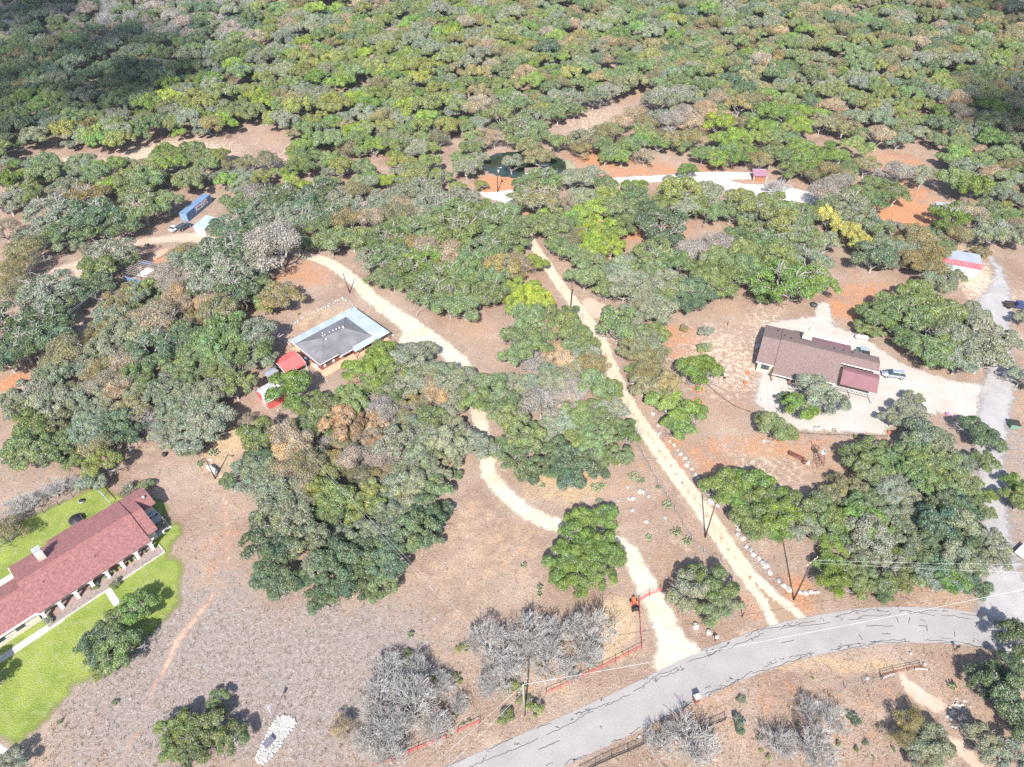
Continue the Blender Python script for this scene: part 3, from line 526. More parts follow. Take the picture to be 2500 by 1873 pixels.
T_LIST = {
TA: "800,250,190,d 620,330,170,g 980,300,150,d 1200,180,160,g 1400,130,120,g 430,180,180,s 330,400,140,s 740,60,170,o 1150,60,120,g 230,550,150,o 40,380,110,t 150,700,110,o 60,120,130,s 200,60,130,g 900,560,170,s 1060,620,90,g 820,700,140,g 800,870,130,d 380,900,200,s 140,900,150,o 100,1150,180,d 330,1130,190,d 500,1000,130,d 200,1350,180,d 60,1450,150,d 420,1300,150,d 60,800,100,o 1530,560,100,o 1480,720,130,p 1620,640,120,s 1400,790,120,p 1560,850,120,p 1850,560,200,d 2020,420,150,d 1980,300,160,d 2000,160,120,g 2120,80,120,p 1850,750,210,s 2000,880,180,d 1720,850,130,d 2100,640,150,s 1680,980,100,t 2150,930,90,o 1030,900,100,o 1150,860,90,s 1100,1080,90,b 950,1090,130,s 860,1210,100,o 1340,900,70,b 1290,1010,100,s 1350,1130,180,t 1200,1110,100,t 1050,1250,150,s 1270,1340,180,d 1500,1210,120,t 1430,1450,120,g 560,1420,170,o 720,1350,120,o 430,1560,120,s 850,1560,120,o 1060,1490,140,t 1160,1620,100,g 1860,1100,140,o 1950,1260,160,g 2120,1360,150,g 1700,1440,130,g 1950,1460,120,g 1650,1600,80,g 1430,1600,70,w 1560,1330,110,d 1640,1180,80,o 690,500,70,s 560,250,120,s",
TB: "80,100,150,s 250,80,150,d 120,300,150,s 330,250,150,s 450,110,130,d 500,300,140,g 210,530,200,p 60,470,90,p 370,480,100,g 540,470,90,g 620,250,150,d 780,300,120,o 650,470,130,g 830,430,130,g 900,200,130,s 850,60,100,o 1000,300,110,t 960,420,90,g 1100,100,130,s 1230,80,110,s 1200,250,130,o 1150,430,150,g 1350,350,140,g 1330,200,110,t 1500,120,150,s 1450,30,140,s 1640,180,130,g 1010,630,120,s 1150,600,140,g 1270,500,120,o 1330,700,150,g 1450,580,150,G 1640,550,140,t 1720,350,180,g 1850,290,150,s 1800,610,140,g 1960,490,150,g 2050,340,160,g 2150,430,130,g 2080,680,130,o 1600,750,150,g 1480,880,150,g 1700,860,150,g 1840,770,130,g 1900,900,150,g 1780,1020,120,g 1650,1000,130,g 1060,770,90,g 1180,800,90,g 1300,830,80,g 1430,960,50,g 60,880,110,g 240,920,140,o 130,1010,80,b 30,800,90,d 50,1260,140,s 60,1430,120,s 1080,1410,110,G 900,1540,120,G 1300,1450,130,s 1420,1390,100,s 1200,1560,120,g 1550,1580,130,s 1750,1610,120,s 1400,1600,130,s 870,1300,50,g 1560,370,120,g 1920,200,110,g 1750,100,130,s 550,60,120,d 700,80,120,s",
TC: "250,100,170,o 120,120,100,g 370,200,80,B 530,160,90,t 690,210,120,B 820,80,90,b 620,80,100,s 950,200,120,g 1000,310,90,g 1050,90,110,g 380,350,130,g 300,300,90,g 540,410,90,o 600,300,100,G 750,360,130,B 880,380,100,G 680,470,100,B 870,510,110,B 430,500,90,g 560,570,110,g 700,630,120,g 650,780,120,g 800,760,110,g 830,880,80,g 1270,330,190,d 1330,460,110,d 1200,210,120,d 1300,150,100,b 1430,80,130,b 1500,200,100,s 1590,150,110,b 1680,100,120,s 1690,220,100,g 1780,190,90,s 1950,170,120,b 1880,220,90,g 1030,640,100,s 1250,600,140,g 1150,710,120,g 1400,650,120,g 1540,560,120,p 1800,480,120,p 1930,430,100,g 1640,700,110,g 1850,730,140,g 1800,860,110,g 2000,690,130,g 2050,780,110,g 2100,200,130,s 2130,380,120,g 2040,560,100,g 980,880,120,s 1100,820,110,s 1250,850,130,s 1400,880,120,g 1580,880,140,d 1520,990,100,d 1280,1060,130,s 1050,1060,90,s 930,1200,150,g 1050,1260,110,g 1240,1240,90,g 1180,1340,110,s 1250,1410,100,o 1130,1440,90,o 1060,1530,60,G 1220,1540,100,o 1330,1620,90,o 1590,1560,150,G 230,640,80,B 80,650,110,t 60,480,110,g 50,350,100,g 60,860,90,B 220,880,100,B 60,1000,90,B 290,1000,40,g 150,1130,130,g 350,1120,130,g 530,1080,80,g 500,1210,130,g 380,1190,70,t 100,1260,130,g 250,1310,130,g 620,1280,110,g 60,1430,110,g 650,1430,130,s 420,1400,100,t 200,1470,80,w 750,1510,90,o 560,1570,110,s 350,1580,90,s 300,1360,60,w 2140,930,60,g 150,280,90,g",
TD: "80,140,110,g 330,200,90,g 540,80,120,p 700,150,150,s 850,70,110,g 930,130,110,g 1120,70,100,g 250,310,140,g 100,330,130,b 100,480,150,g 350,420,150,g 500,470,120,s 400,600,150,s 150,600,130,g 560,300,80,y 700,370,90,y 800,500,70,y 880,460,50,y 800,250,130,s 950,340,110,g 1060,480,100,s 950,600,140,d 1050,630,80,s 480,220,80,g 180,800,210,G 430,810,170,G 60,900,100,G 1250,350,55,o 1300,450,120,o 1220,500,90,o 1460,380,60,g 1430,590,130,o 1450,830,110,s 1600,760,80,s 1590,250,150,G 1660,430,100,o 1960,400,150,s 2150,420,100,s 890,1050,80,G 850,1170,70,g 960,1230,55,g 1100,1000,120,g 1300,950,140,g 1200,1110,150,g 1200,1260,100,g 1450,1050,150,g 1740,1070,110,s 1500,1200,150,g 1450,1400,160,g 1650,1300,150,s 1850,1260,170,s 2030,1290,120,s 1850,1450,160,s 1650,1480,130,s 2190,1100,70,s 2190,1600,100,s 1080,330,70,s 1850,560,60,o",
TE: "150,250,130,s 300,150,130,s 450,250,140,s 700,180,130,s 850,80,130,t 1000,120,120,t 1250,100,110,g 1400,120,110,s 300,430,130,b 450,430,120,o 110,650,100,g 300,650,150,g 450,650,130,g 650,520,130,g 620,710,90,g 830,600,130,o 880,740,120,b 1140,300,120,o 950,350,100,s 850,430,110,s 1050,500,120,d 1400,500,110,s 1450,380,100,s 1650,300,150,s 1780,400,150,s 1650,520,140,s 1600,620,90,s 1210,380,110,w 1390,390,80,w 760,880,100,s 640,900,80,w 450,960,90,w 120,1100,90,w 250,1060,90,w 50,1320,120,o 580,310,110,s 1140,180,100,s 200,520,80,s 90,565,45,o 1980,110,130,b 2080,360,60,t 2110,460,55,g 1930,890,65,g 2120,800,130,s",
TF: "310,120,160,G 60,550,150,g 50,700,120,d 110,830,130,s 300,780,150,t 430,900,150,t 200,1000,150,s 40,920,130,s 330,1060,120,s 540,260,120,g 600,430,110,g 450,360,110,s 590,570,70,w 860,110,70,r 760,230,60,r 950,490,110,r 1090,430,65,r 1200,280,90,r 1180,370,70,p 1370,280,120,o 1550,200,100,t 980,340,60,p 1000,130,110,g 1150,200,100,g 1200,80,110,s 870,260,80,g 1350,100,120,s 1300,430,120,s 1500,380,110,g 1650,300,110,s 1700,100,150,s 1850,200,120,g 2000,100,130,g 2100,250,120,g 2150,400,120,g 1550,550,120,s 1750,500,110,s 1900,620,110,s 2060,620,100,g 1300,580,120,s 1480,700,100,s 1100,680,140,p 1200,750,120,t 1130,900,130,o 1000,640,90,p 830,660,80,p 900,850,110,o 870,1050,90,b 1550,850,90,s 1690,830,55,g 1700,700,80,s 640,740,100,o 650,960,80,b 740,1060,80,b 1100,1130,120,s 1300,1080,120,s 1500,980,120,g 1400,1160,130,d 1200,1260,130,s 1500,1230,110,d 1490,1380,80,d 1300,1390,100,d 1100,1390,120,s 1000,1260,90,s 1150,1500,120,d 850,1290,90,g 700,1340,120,s 640,1110,80,g 460,1350,110,w 350,1200,150,s 150,1200,150,s 100,1400,150,d 250,1510,140,d 1000,1570,70,b 480,1600,80,s 520,1130,100,o 750,560,90,o 820,980,70,g 1620,1120,60,d",
TJ: "100,60,120,d 250,140,120,d 560,270,110,d 700,140,130,d 900,130,110,d 1000,210,70,g 1130,80,120,g 450,60,110,d 1150,850,130,w 1400,830,120,w 1050,1050,170,w 1350,1100,170,w 1600,970,100,w 1200,1300,160,w 1500,1300,130,w 950,1400,120,w 1150,1520,140,w 1730,1130,70,w 1950,600,140,w 2100,780,140,w 2010,960,110,w 740,1340,90,t",
TG: "70,50,80,s 720,50,100,o 860,120,90,g 280,250,150,p 470,230,140,p 60,300,110,s 130,430,110,g 690,330,110,g 870,290,110,s 850,410,110,g 1010,500,100,g 620,430,110,g 600,560,110,g 780,530,110,g 350,480,110,s 40,560,110,g 120,750,130,d 390,640,120,d 620,720,130,d 740,780,90,d 530,890,105,d 800,700,90,g 950,690,95,g 300,800,50,g 180,850,80,d 200,150,100,s 1380,250,165,G 1420,450,110,G 1540,310,100,G 1250,70,80,o 610,1240,110,G 800,1210,110,G 560,1400,130,G 780,1420,130,G 450,1580,120,G 650,1580,130,G 870,1530,110,G 1810,950,140,G 2050,950,140,G 2000,1190,130,g 2150,1100,130,g 2110,1310,110,g 1930,1060,110,G 2170,385,80,g",
TH: "450,140,145,s 560,220,120,s 330,270,120,G 200,210,60,g 100,440,120,g 220,500,70,g 1250,300,110,s 1100,370,80,s 1330,500,130,s 1450,570,120,s 1270,200,70,s 1800,460,120,d 1900,540,100,d 1480,680,90,s 820,680,110,g 950,620,100,g 1050,750,120,g 1200,800,120,g 980,880,100,g 630,880,70,o 600,1020,100,o 740,930,80,o 870,1050,100,g 1000,1080,100,g 1180,1020,110,s 1160,1180,110,s 1310,1200,110,s 690,1200,90,G 1000,1290,110,g 1550,850,90,g 1700,900,120,g 1850,730,90,g 1650,720,100,s 1780,1020,90,g 1900,1150,55,g 1930,1010,45,G 60,1000,110,G 200,1110,140,g 330,1260,120,s 100,1300,110,G 500,1360,80,g 600,1410,100,G 600,1600,110,G 850,1500,110,s 1020,1410,100,g 1050,1560,110,s 1250,1400,120,s 1250,1560,100,g 1450,1410,120,d 1500,1260,100,s 1640,1500,110,s 1800,1350,100,d 1900,1410,110,s 1950,1550,100,s 1780,1580,110,s 820,1630,100,g 1400,1590,100,g 2110,910,80,G 2170,1060,110,g",
TK: "1500,200,150,s 1750,160,140,g 1730,360,110,g 1860,300,90,s 1620,80,110,g 600,110,120,G 450,60,90,G 780,60,100,G 200,550,170,w 700,500,170,w 330,730,140,w 650,700,120,w 110,720,120,w 430,540,120,w 500,850,90,w 1560,1450,170,w 1310,1440,120,w",
TL: "600,90,120,G 800,110,110,g 1000,120,110,g 1200,100,110,g 1400,80,110,s 1570,110,110,G 1780,150,100,d 1030,240,55,g 2150,600,140,d 1880,920,130,d 2100,850,120,d 2050,1100,170,d 2160,1300,130,d 1250,1300,110,o 1200,1450,100,o 1440,1470,140,s 1850,1450,130,s 2050,1560,140,s 380,1140,90,w 600,1250,110,w 150,1480,120,w 450,1500,160,w 1300,1590,100,s",
TI: "1180,310,125,G 950,470,110,g 830,640,130,d 1010,680,140,g 880,830,80,g 1830,1090,75,g 1500,1320,120,g 1720,1370,140,g 1960,1410,110,g 1470,1500,95,g 1650,1560,110,g 1800,1260,90,g 70,1650,110,s -150,900,130,d",
TN3: "60,900,130,g 200,1000,130,g 80,1060,120,g 250,1120,100,g 420,980,85,g 560,930,80,g 380,860,110,g 520,830,110,s 720,850,85,s 850,790,100,s 130,1180,110,g 430,1210,85,g 260,1340,100,o 180,1250,80,o 30,1400,80,s 640,1180,115,o 620,1270,80,o 830,1150,105,o 800,1240,85,g 880,1300,80,g 960,1340,75,G 820,1350,55,G 960,1050,90,t 1070,980,90,t 1150,1080,90,o 1280,860,120,s 1440,830,110,s 1250,1000,90,s 1380,1060,100,p 1500,980,100,p 1560,1060,100,t 1400,1180,100,o 1550,1180,100,o 1270,1230,75,G 1470,1250,65,g 1150,1330,75,t 1640,1310,80,G 1770,1350,90,G 1900,1340,90,G 1780,1080,100,B 1800,1190,100,B 1940,1180,100,B 1980,1260,90,G 1750,870,90,t 1950,900,100,o 2080,900,100,o 2150,1100,100,G 2130,1380,90,o 1510,1450,65,G 1480,1530,60,s 300,1510,120,g 150,1570,100,g 560,1510,110,s 800,1570,90,g 700,1490,80,s 1060,1590,90,G 1400,1600,110,s 1700,1610,90,s 1650,950,90,t 1850,1000,80,t 2000,1050,80,o",
TN4: "60,1080,100,G 200,1000,100,G 320,970,90,B 330,1100,90,B 500,1050,95,o 690,1080,100,o 590,910,100,t 800,1000,100,s 1000,1000,95,s 1150,1060,100,g 820,1150,80,g 980,1180,100,t 1150,1190,90,s 1280,1120,95,s 80,1330,100,g 320,1250,100,G 230,1350,90,g 380,1370,100,G 530,1330,80,G 660,1330,80,G 250,1450,90,g 130,1580,80,w 550,1590,90,p 870,1420,90,o 1140,1480,110,p 1350,1510,90,s 950,1560,90,g 700,1510,80,o 430,1500,80,o",
}
BUSH = {TC: "1490,1170,45,o 1670,1195,65,s 1660,1330,65,b 1660,1430,22,B", TG: "1662,290,22,g 770,1040,30,s 1150,160,24,g 345,842,18,y 1270,930,22,g 1615,90,16,G", TE: "1080,950,80,o 1220,905,65,g 1350,1240,65,s", TI: "500,1275,24,g 965,1110,28,g 790,115,45,g 970,105,50,g 400,410,45,s",
        TJ: "1290,715,52,b 1760,640,58,b 1560,890,50,b 1710,895,52,b 1290,1070,45,b 1700,1195,36,b 2145,980,52,b 2120,1225,70,b 1755,1290,18,B 1690,1280,14,B 1810,1260,20,b 975,1220,40,b 990,1340,45,d 1160,1160,40,d 1090,1440,35,d 1320,1290,35,d 1220,1000,30,b",
        TK: "60,960,80,b 230,1150,90,b 120,1080,70,b 1950,1280,78,d 2130,1400,35,g 2130,1510,20,B 2200,1570,22,b 160,560,40,b 580,760,36,b 720,790,30,b 450,600,30,o 1970,1080,40,s", TL: "780,1240,58,d 885,1450,32,g 880,1440,20,d 430,905,14,B 940,1570,16,B 975,1310,16,b 650,1460,26,b 310,1290,28,b 60,1570,24,b 800,1500,24,g 610,1570,22,b 1110,1500,24,g",
        TH: "575,485,18,s 790,500,20,G", TB: "375,1055,14,b 340,1370,14,s", TF: "560,860,50,b 1430,860,30,b"}
for t, s in T_LIST.items():
    for q in s.split():
        X, Y, r, c = q.split(','); px, py = tp(t, float(X), float(Y)); tree(px, py, float(r)*.2897*1.28, c)
for t, s in BUSH.items():
    for q in s.split():
        X, Y, r, c = q.split(','); px, py = tp(t, float(X), float(Y)); tree(px, py, float(r)*.2897, c, 'bush')

# far woodland: everything beyond the places mapped by hand
NO = [[(1325,310),(1380,300),(1440,283),(1520,258),(1585,222),(1605,235),(1600,262),(1540,300),(1510,322),(1400,350),(1330,330)],
      [(30,420),(60,372),(180,372),(300,380),(380,362),(520,345),(560,330),(640,318),(715,350),(735,400),(700,412),(640,425),(560,400),(500,405),(420,395),(300,425),(240,420),(150,405)],
      [(862,412),(880,402),(950,395),(958,440),(930,452),(880,430)], [(1020,398),(1070,380),(1112,335),(1130,340),(1105,400),(1130,450),(1190,500),(1110,470),(1060,420)],
      [(1190,372),(1240,368),(1330,352),(1400,355),(1425,395),(1500,412),(1545,388),(1620,380),(1700,390),(1710,412),(1850,408),(1885,440),(1960,436),(2010,480),(2010,520),(1190,520)],
      [(2040,345),(2130,352),(2250,345),(2280,360),(2292,420),(2330,560),(2200,640),(2060,600),(2060,520),(2190,450),(2185,420),(2100,405),(2040,390),(1990,350)],
      [(235,100),(280,80),(300,110),(250,130)], [(190,0),(260,0),(240,18),(200,14)], [(85,178),(105,176),(100,195),(80,195)]]
def inside(p, poly):
    k = False; x, y = p
    for i in range(len(poly)):
        (ax, ay), (bx, by) = poly[i], poly[(i+1) % len(poly)]
        if (ay > y) != (by > y) and x < ax+(y-ay)*(bx-ax)/(by-ay): k = not k
    return k
def tint_at(px, py, r):
    if px < 620 and py < 330-.38*px+60: w = "ddddssgggGodg" if py > 110 else "ddsssppwwdg"
    elif px < 1150 and py > 150-.1*px+60: w = "bbbbBGGggsssgo" if px > 250 else "bGggsso"
    elif px < 1150: w = "ssogGbgotBsgd"
    elif px < 1700 and py < 260: w = "gggGssdoobtGgs"
    elif py < 170: w = "oogotsgdGgobgs"
    else: w = "sssgggobtodGb"
    return r.choice(w)
MAN = [(T[0].location[0], T[0].location[1], T[5]) for T in TREES if T[5] > 2]
auto = []
r5 = random.Random(5); yy = 150.
while yy < 470:
    xx = -330+r5.uniform(0, 3)
    while xx < 330:
        x, y = xx+r5.uniform(-1.9, 1.9), yy+r5.uniform(-1.9, 1.9); R = r5.choice((2.3, 2.8, 3.2, 3.5, 4.0, 4.6)); px, py = Q((x, y, .72*R)); gx, gy = Q((x, y, 0))
        lim = 462 if px < 1240 else 9999
        if py > lim or py > 700 or any(inside((gx, gy), o) for o in NO): xx += 5.6; continue
        if 1240 < px < 2290 and py > 460: xx += 5.6; continue
        if py > 235 and any((x-m[0])**2+(y-m[1])**2 < (.62*(R+m[2]))**2 for m in MAN): xx += 5.6; continue
        if px > 2330 and py > 560: xx += 5.6; continue
        if f_ltrk(np.array([x]), np.array([y]))[0] > -2: xx += 5.6; continue
        auto.append((x, y, R, tint_at(px, py, r5), px, py)); xx += 5.6*r5.uniform(.85, 1.15)
    yy += 5.1
KN = {}
for T in TREES: KN[T[0].name.split('.')[0]] = KN.get(T[0].name.split('.')[0], 0)+1
INF = []
def infill():      # close the canopy where the hand-placed crowns leave holes inside a mass
    r = random.Random(9); out = []; pts = np.array(MAN); cols = [T[2] for T in TREES if T[5] > 2]
    for k in range(9000):
        x, y = r.uniform(-150, 190), r.uniform(45, 255); px, py = Q((x, y, 3)); gx, gy = Q((x, y, 0))
        if not (-60 < px < 2560 and 400 < py < 1500): continue
        d = np.hypot(pts[:, 0]-x, pts[:, 1]-y); near = d < 9.5
        if near.sum() < 4 or (d/pts[:, 2]).min() < .72: continue
        a = np.sort(np.arctan2(pts[near, 1]-y, pts[near, 0]-x)); g = np.diff(np.concatenate([a, [a[0]+2*PI]])).max()
        if g > R_(125): continue
        X, Y = np.array([x]), np.array([y])
        if max(f(X, Y)[0] for f in FIELDS if f not in (f_gul, f_pale)) > -1.8: continue
        if any(inside((gx, gy), o) for o in NO+GAPS): continue
        c = cols[int(d.argmin())]; c = None if c == 'w' else c
        if c is None: continue
        R = r.uniform(2.4, 3.4); px, py = Q((x, y, .75*R)); INF.append((x, y, R*1.05, c, px, py)); pts = np.vstack([pts, [x, y, R]]); out.append(c); cols.append(c)
    print("infill", len(out), {c: out.count(c) for c in set(out)})
GAPS = [[(1500,540),(1590,540),(1790,560),(1740,640),(1640,620),(1500,660),(1440,680),(1450,610),(1500,600)], [(1640,820),(1840,720),(1850,1000),(1640,1000)], [(380,480),(530,470),(560,560),(520,600),(360,620),(380,560)], [(290,600),(420,600),(420,740),(280,740)], [(560,620),(900,650),(960,760),(900,900),(840,960),(560,960),(560,760)],
        [(1020,560),(1010,600),(990,600),(990,560)], [(2000,1080),(1880,1060),(1880,1180),(1960,1200)], [(650,960),(760,960),(760,1060),(650,1080)], [(400,480),(520,460),(520,520),(400,540)]]
infill()
auto.sort(key=lambda a: a[1]+abs(a[0])*.2); far = list(INF)
NEAR_ADD = 0
for a in auto:
    x, y, R, c, px, py = a; kk = "dead_tree" if c == 'w' else "juniper_tree" if c in 'bBy' else "bare_tree" if c == 'p' else "lichen_oak" if c == 's' else "brown_oak" if c in 'otr' else "dark_oak" if c == 'd' else "live_oak"
    vis = -20 < px < 2520 and py > -20
    if vis and y < 262 and KN.get(kk, 0) < 285 and NEAR_ADD < 150:
        dep = (np.array([x, y, .8*R-CAM_H]))@FW; tree(px, py, R*FPX/dep, c); KN[kk] = KN.get(kk, 0)+1; NEAR_ADD += 1
    else: far.append(a)
label_trees()
def woodland():
    protos = bpy.data.collections.new("tree_kinds"); lst = []
    seq = [('oak', i) for i in range(6)]+[('jun', i) for i in range(3)]+[('fine', i) for i in range(3)]
    for k, (kind, i) in enumerate(seq):
        tm, cm, (V, F, rn, lb) = VAR[kind][i]; me = np_mesh(f"kind_{k:02d}", V, F, [M_leafi]); leaf_attrs(me, rn, lb)
        o = bpy.data.objects.new(f"kind_{k:02d}", me); protos.objects.link(o)
    for i in range(2):
        o = bpy.data.objects.new(f"kind_{12+i:02d}", DEAD[i]); protos.objects.link(o)
    n = len(far); V = np.array([(a[0], a[1], 0) for a in far]); me = bpy.data.meshes.new("woodland"); me.vertices.add(n); me.vertices.foreach_set("co", V.astype('f4').ravel())
    T = np.zeros((n, 4)); I = np.zeros(n, int); SC = np.zeros((n, 3)); RO = np.zeros((n, 3))
    for j, (x, y, R, c, px, py) in enumerate(far):
        q, al = PAL[c]; q = [v*1.32 for v in q]; k = r5.uniform(.8, 1.25); h = r5.uniform(-.12, .12); T[j] = (q[0]*k*(1+h), q[1]*k, q[2]*k*(1-h), min(1, al*r5.uniform(.6, 1.5)))
        I[j] = r5.randint(12, 13) if c == 'w' else r5.randint(6, 8) if c in 'by' else r5.randint(9, 11) if c in 'pt' or (c == 'o' and r5.random() < .5) else r5.randint(0, 5)
        zf = r5.uniform(1.1, 1.7); SC[j] = (R*1.12, R*1.12, R*zf); RO[j, 2] = r5.uniform(0, 6.28)
    for nm, ty, arr, key in (("tint", 'FLOAT_COLOR', T, "color"), ("idx", 'INT', I, "value"), ("scl", 'FLOAT_VECTOR', SC, "vector"), ("rot", 'FLOAT_VECTOR', RO, "vector")):
        a = me.attributes.new(nm, ty, 'POINT'); a.data.foreach_set(key, arr.astype('i4' if ty == 'INT' else 'f4').ravel())
    o = link("woodland", me); o['kind'] = 'stuff'; o['label'] = "dense mixed oak and juniper woodland of the far hillside and the filler crowns inside thickets"; o['category'] = "woodland"
    ng = bpy.data.node_groups.new("woodland_scatter", 'GeometryNodeTree'); ng.interface.new_socket("Geometry", in_out='INPUT', socket_type='NodeSocketGeometry'); ng.interface.new_socket("Geometry", in_out='OUTPUT', socket_type='NodeSocketGeometry')
    n_, l = ng.nodes, ng.links; gi = n_.new("NodeGroupInput"); go = n_.new("NodeGroupOutput"); ci = n_.new("GeometryNodeCollectionInfo"); ci.inputs[0].default_value = protos; ci.inputs[1].default_value = True; ci.inputs[2].default_value = True
    ip = n_.new("GeometryNodeInstanceOnPoints"); l.new(gi.outputs[0], ip.inputs["Points"]); l.new(ci.outputs[0], ip.inputs["Instance"]); ip.inputs["Pick Instance"].default_value = True
    def na(nm, ty):
        a = n_.new("GeometryNodeInputNamedAttribute"); a.data_type = ty; a.inputs[0].default_value = nm; return a.outputs["Attribute"]
    l.new(na("idx", 'INT'), ip.inputs["Instance Index"]); l.new(na("scl", 'FLOAT_VECTOR'), ip.inputs["Scale"])
    e = n_.new("FunctionNodeEulerToRotation"); l.new(na("rot", 'FLOAT_VECTOR'), e.inputs[0]); l.new(e.outputs[0], ip.inputs["Rotation"])
    l.new(ip.outputs[0], go.inputs[0]); md = o.modifiers.new("scatter", 'NODES'); md.node_group = ng
woodland()
print("TREES", KN, "far", len(far), "all", len(TREES))
#@@OBJECTS
# ------------------------------------------------------------------ building materials
def c255(r, g, b): return tuple(((v/255+.055)/1.055)**2.4 if v > 10 else .003 for v in (r, g, b))
m_rsh = mat("red_shingle", (.34,.155,.15), .22, 2.2, pat=(1, .34, .28, .22), fine=.3, rough=.95)
m_bsh = mat("brown_shingle", (.27,.19,.175), .18, 2.5, pat=(1, .34, .12, .2), fine=.22, rough=.95)
m_gsh = mat("grey_shingle", (.225,.22,.235), .2, .5, fine=.1, rough=.9)
m_galv = mat("galvanised_roof", (.50,.58,.64), .12, .6, rough=.55, spec=.5, pat=(0, .45, .22, .18), fine=.05)
m_galv2 = mat("galvanised_roof_side", (.50,.58,.64), .12, .6, rough=.55, spec=.5, pat=(1, .45, .22, .18), fine=.05)
m_bmet = mat("burgundy_metal_roof", (.31,.155,.165), .08, .8, rough=.5, spec=.4, pat=(0, .40, .30, .16))
m_rmet = mat("red_metal_roof", (.72,.17,.16), .1, .8, rough=.5, spec=.4, pat=(1, .50, .25, .12))
m_white = mat("white_paint", (.88,.87,.84), .06, 1.5, rough=.7); m_cream = mat("cream_stucco", (.72,.66,.56), .1, 1.2)
m_brick = mat("red_brick", (.30,.115,.10), .25, 5, pat=(2, .09, .35, .2)); m_lime = mat("limestone", (.62,.56,.44), .22, 2.5, pat=(2, .3, .2, .15))
m_glass = mat("window_glass", (.07,.09,.10), .3, .6, rough=.12, spec=.7); m_dark = mat("dark_trim", (.06,.055,.05), .2)
m_wood = mat("cedar", (.46,.20,.11), .25, 2, pat=(0, .2, .2, .1)); m_blk = mat("black_iron", (.045,.045,.05), .2, rough=.55)
m_conc = mat("pale_concrete", (.62,.60,.56), .14, .8, fine=.1); m_wslab = mat("white_slab", (.80,.78,.75), .05, .7)
m_ored = mat("orange_paint", (.80,.20,.08), .1, 2, rough=.5); m_terra = mat("terracotta", (.80,.32,.18), .15, 3); m_red = mat("red_pipe_paint", (.62,.10,.10), .2, 1.5, rough=.6)
m_rust = mat("rust", (.22,.085,.065), .35, 4); m_pole = mat("creosote_pole", (.14,.085,.07), .3, 1.5); m_ppole = mat("weathered_wood", (.42,.36,.32), .2, 2)
m_galvs = mat("galvanised_steel", (.62,.64,.66), .12, 2, rough=.4, metal=.3); m_rock = mat("limestone_rock", (.56,.53,.49), .3, 2.5, bump=.5, fine=.25); m_grey = mat("grey_rock", (.46,.45,.44), .3, 2, bump=.5, fine=.25)
m_tyre = mat("tyre", (.03,.03,.03), .2, rough=.9); m_blue = mat("container_blue", (.12,.22,.40), .12, .7, rough=.5, pat=(0, .30, .30, .35)); m_bluetop = mat("container_top", (.22,.33,.52), .15, .5, rough=.6, pat=(0, .30, .12, .35))
m_tarp = mat("blue_tarp", (.17,.27,.46), .3, 1.2, rough=.6, bump=.4); m_wire = mat("cable", (.62,.62,.62), .1, 1); m_wcor = mat("corrugated_wall", (.50,.60,.68), .12, .8, rough=.5, pat=(0, .3, .3, .3))
m_purp = mat("purple_roof", (.40,.22,.30), .1, 1, rough=.5, pat=(0, .4, .2, .15)); m_slate = mat("slate_sheet", (.44,.45,.49), .15, 1, rough=.6)
m_net = mat("fence_wire", (.25,.26,.27), .2, 3)

def window(parent, u, z, w, h, v, axis=0, fr=m_white):      # on the wall plane v, centred at u; axis 0: wall runs along x
    def bx(b, a0, a1, t0, t1, z0, z1):
        return b.box(a0, a1, t0, t1, z0, z1) if axis == 0 else b.box(t0, t1, a0, a1, z0, z1)
    s = -1 if v <= 0 else 1; t = sorted((v+s*.01, v+s*.09)); b = MB()
    for a0, a1, z0, z1 in ((u-w/2-.08, u-w/2, z-h/2, z+h/2), (u+w/2, u+w/2+.08, z-h/2, z+h/2), (u-w/2-.08, u+w/2+.08, z+h/2, z+h/2+.08), (u-w/2-.08, u+w/2+.08, z-h/2-.08, z-h/2), (u-.03, u+.03, z-h/2, z+h/2)): bx(b, a0, a1, t[0], t[1], z0, z1)
    f = b.build("window", fr, parent); t2 = sorted((v+s*.005, v+s*.04)); g = MB(); bx(g, u-w/2, u+w/2, t2[0], t2[1], z-h/2, z+h/2); g.build("pane", m_glass, f); return f

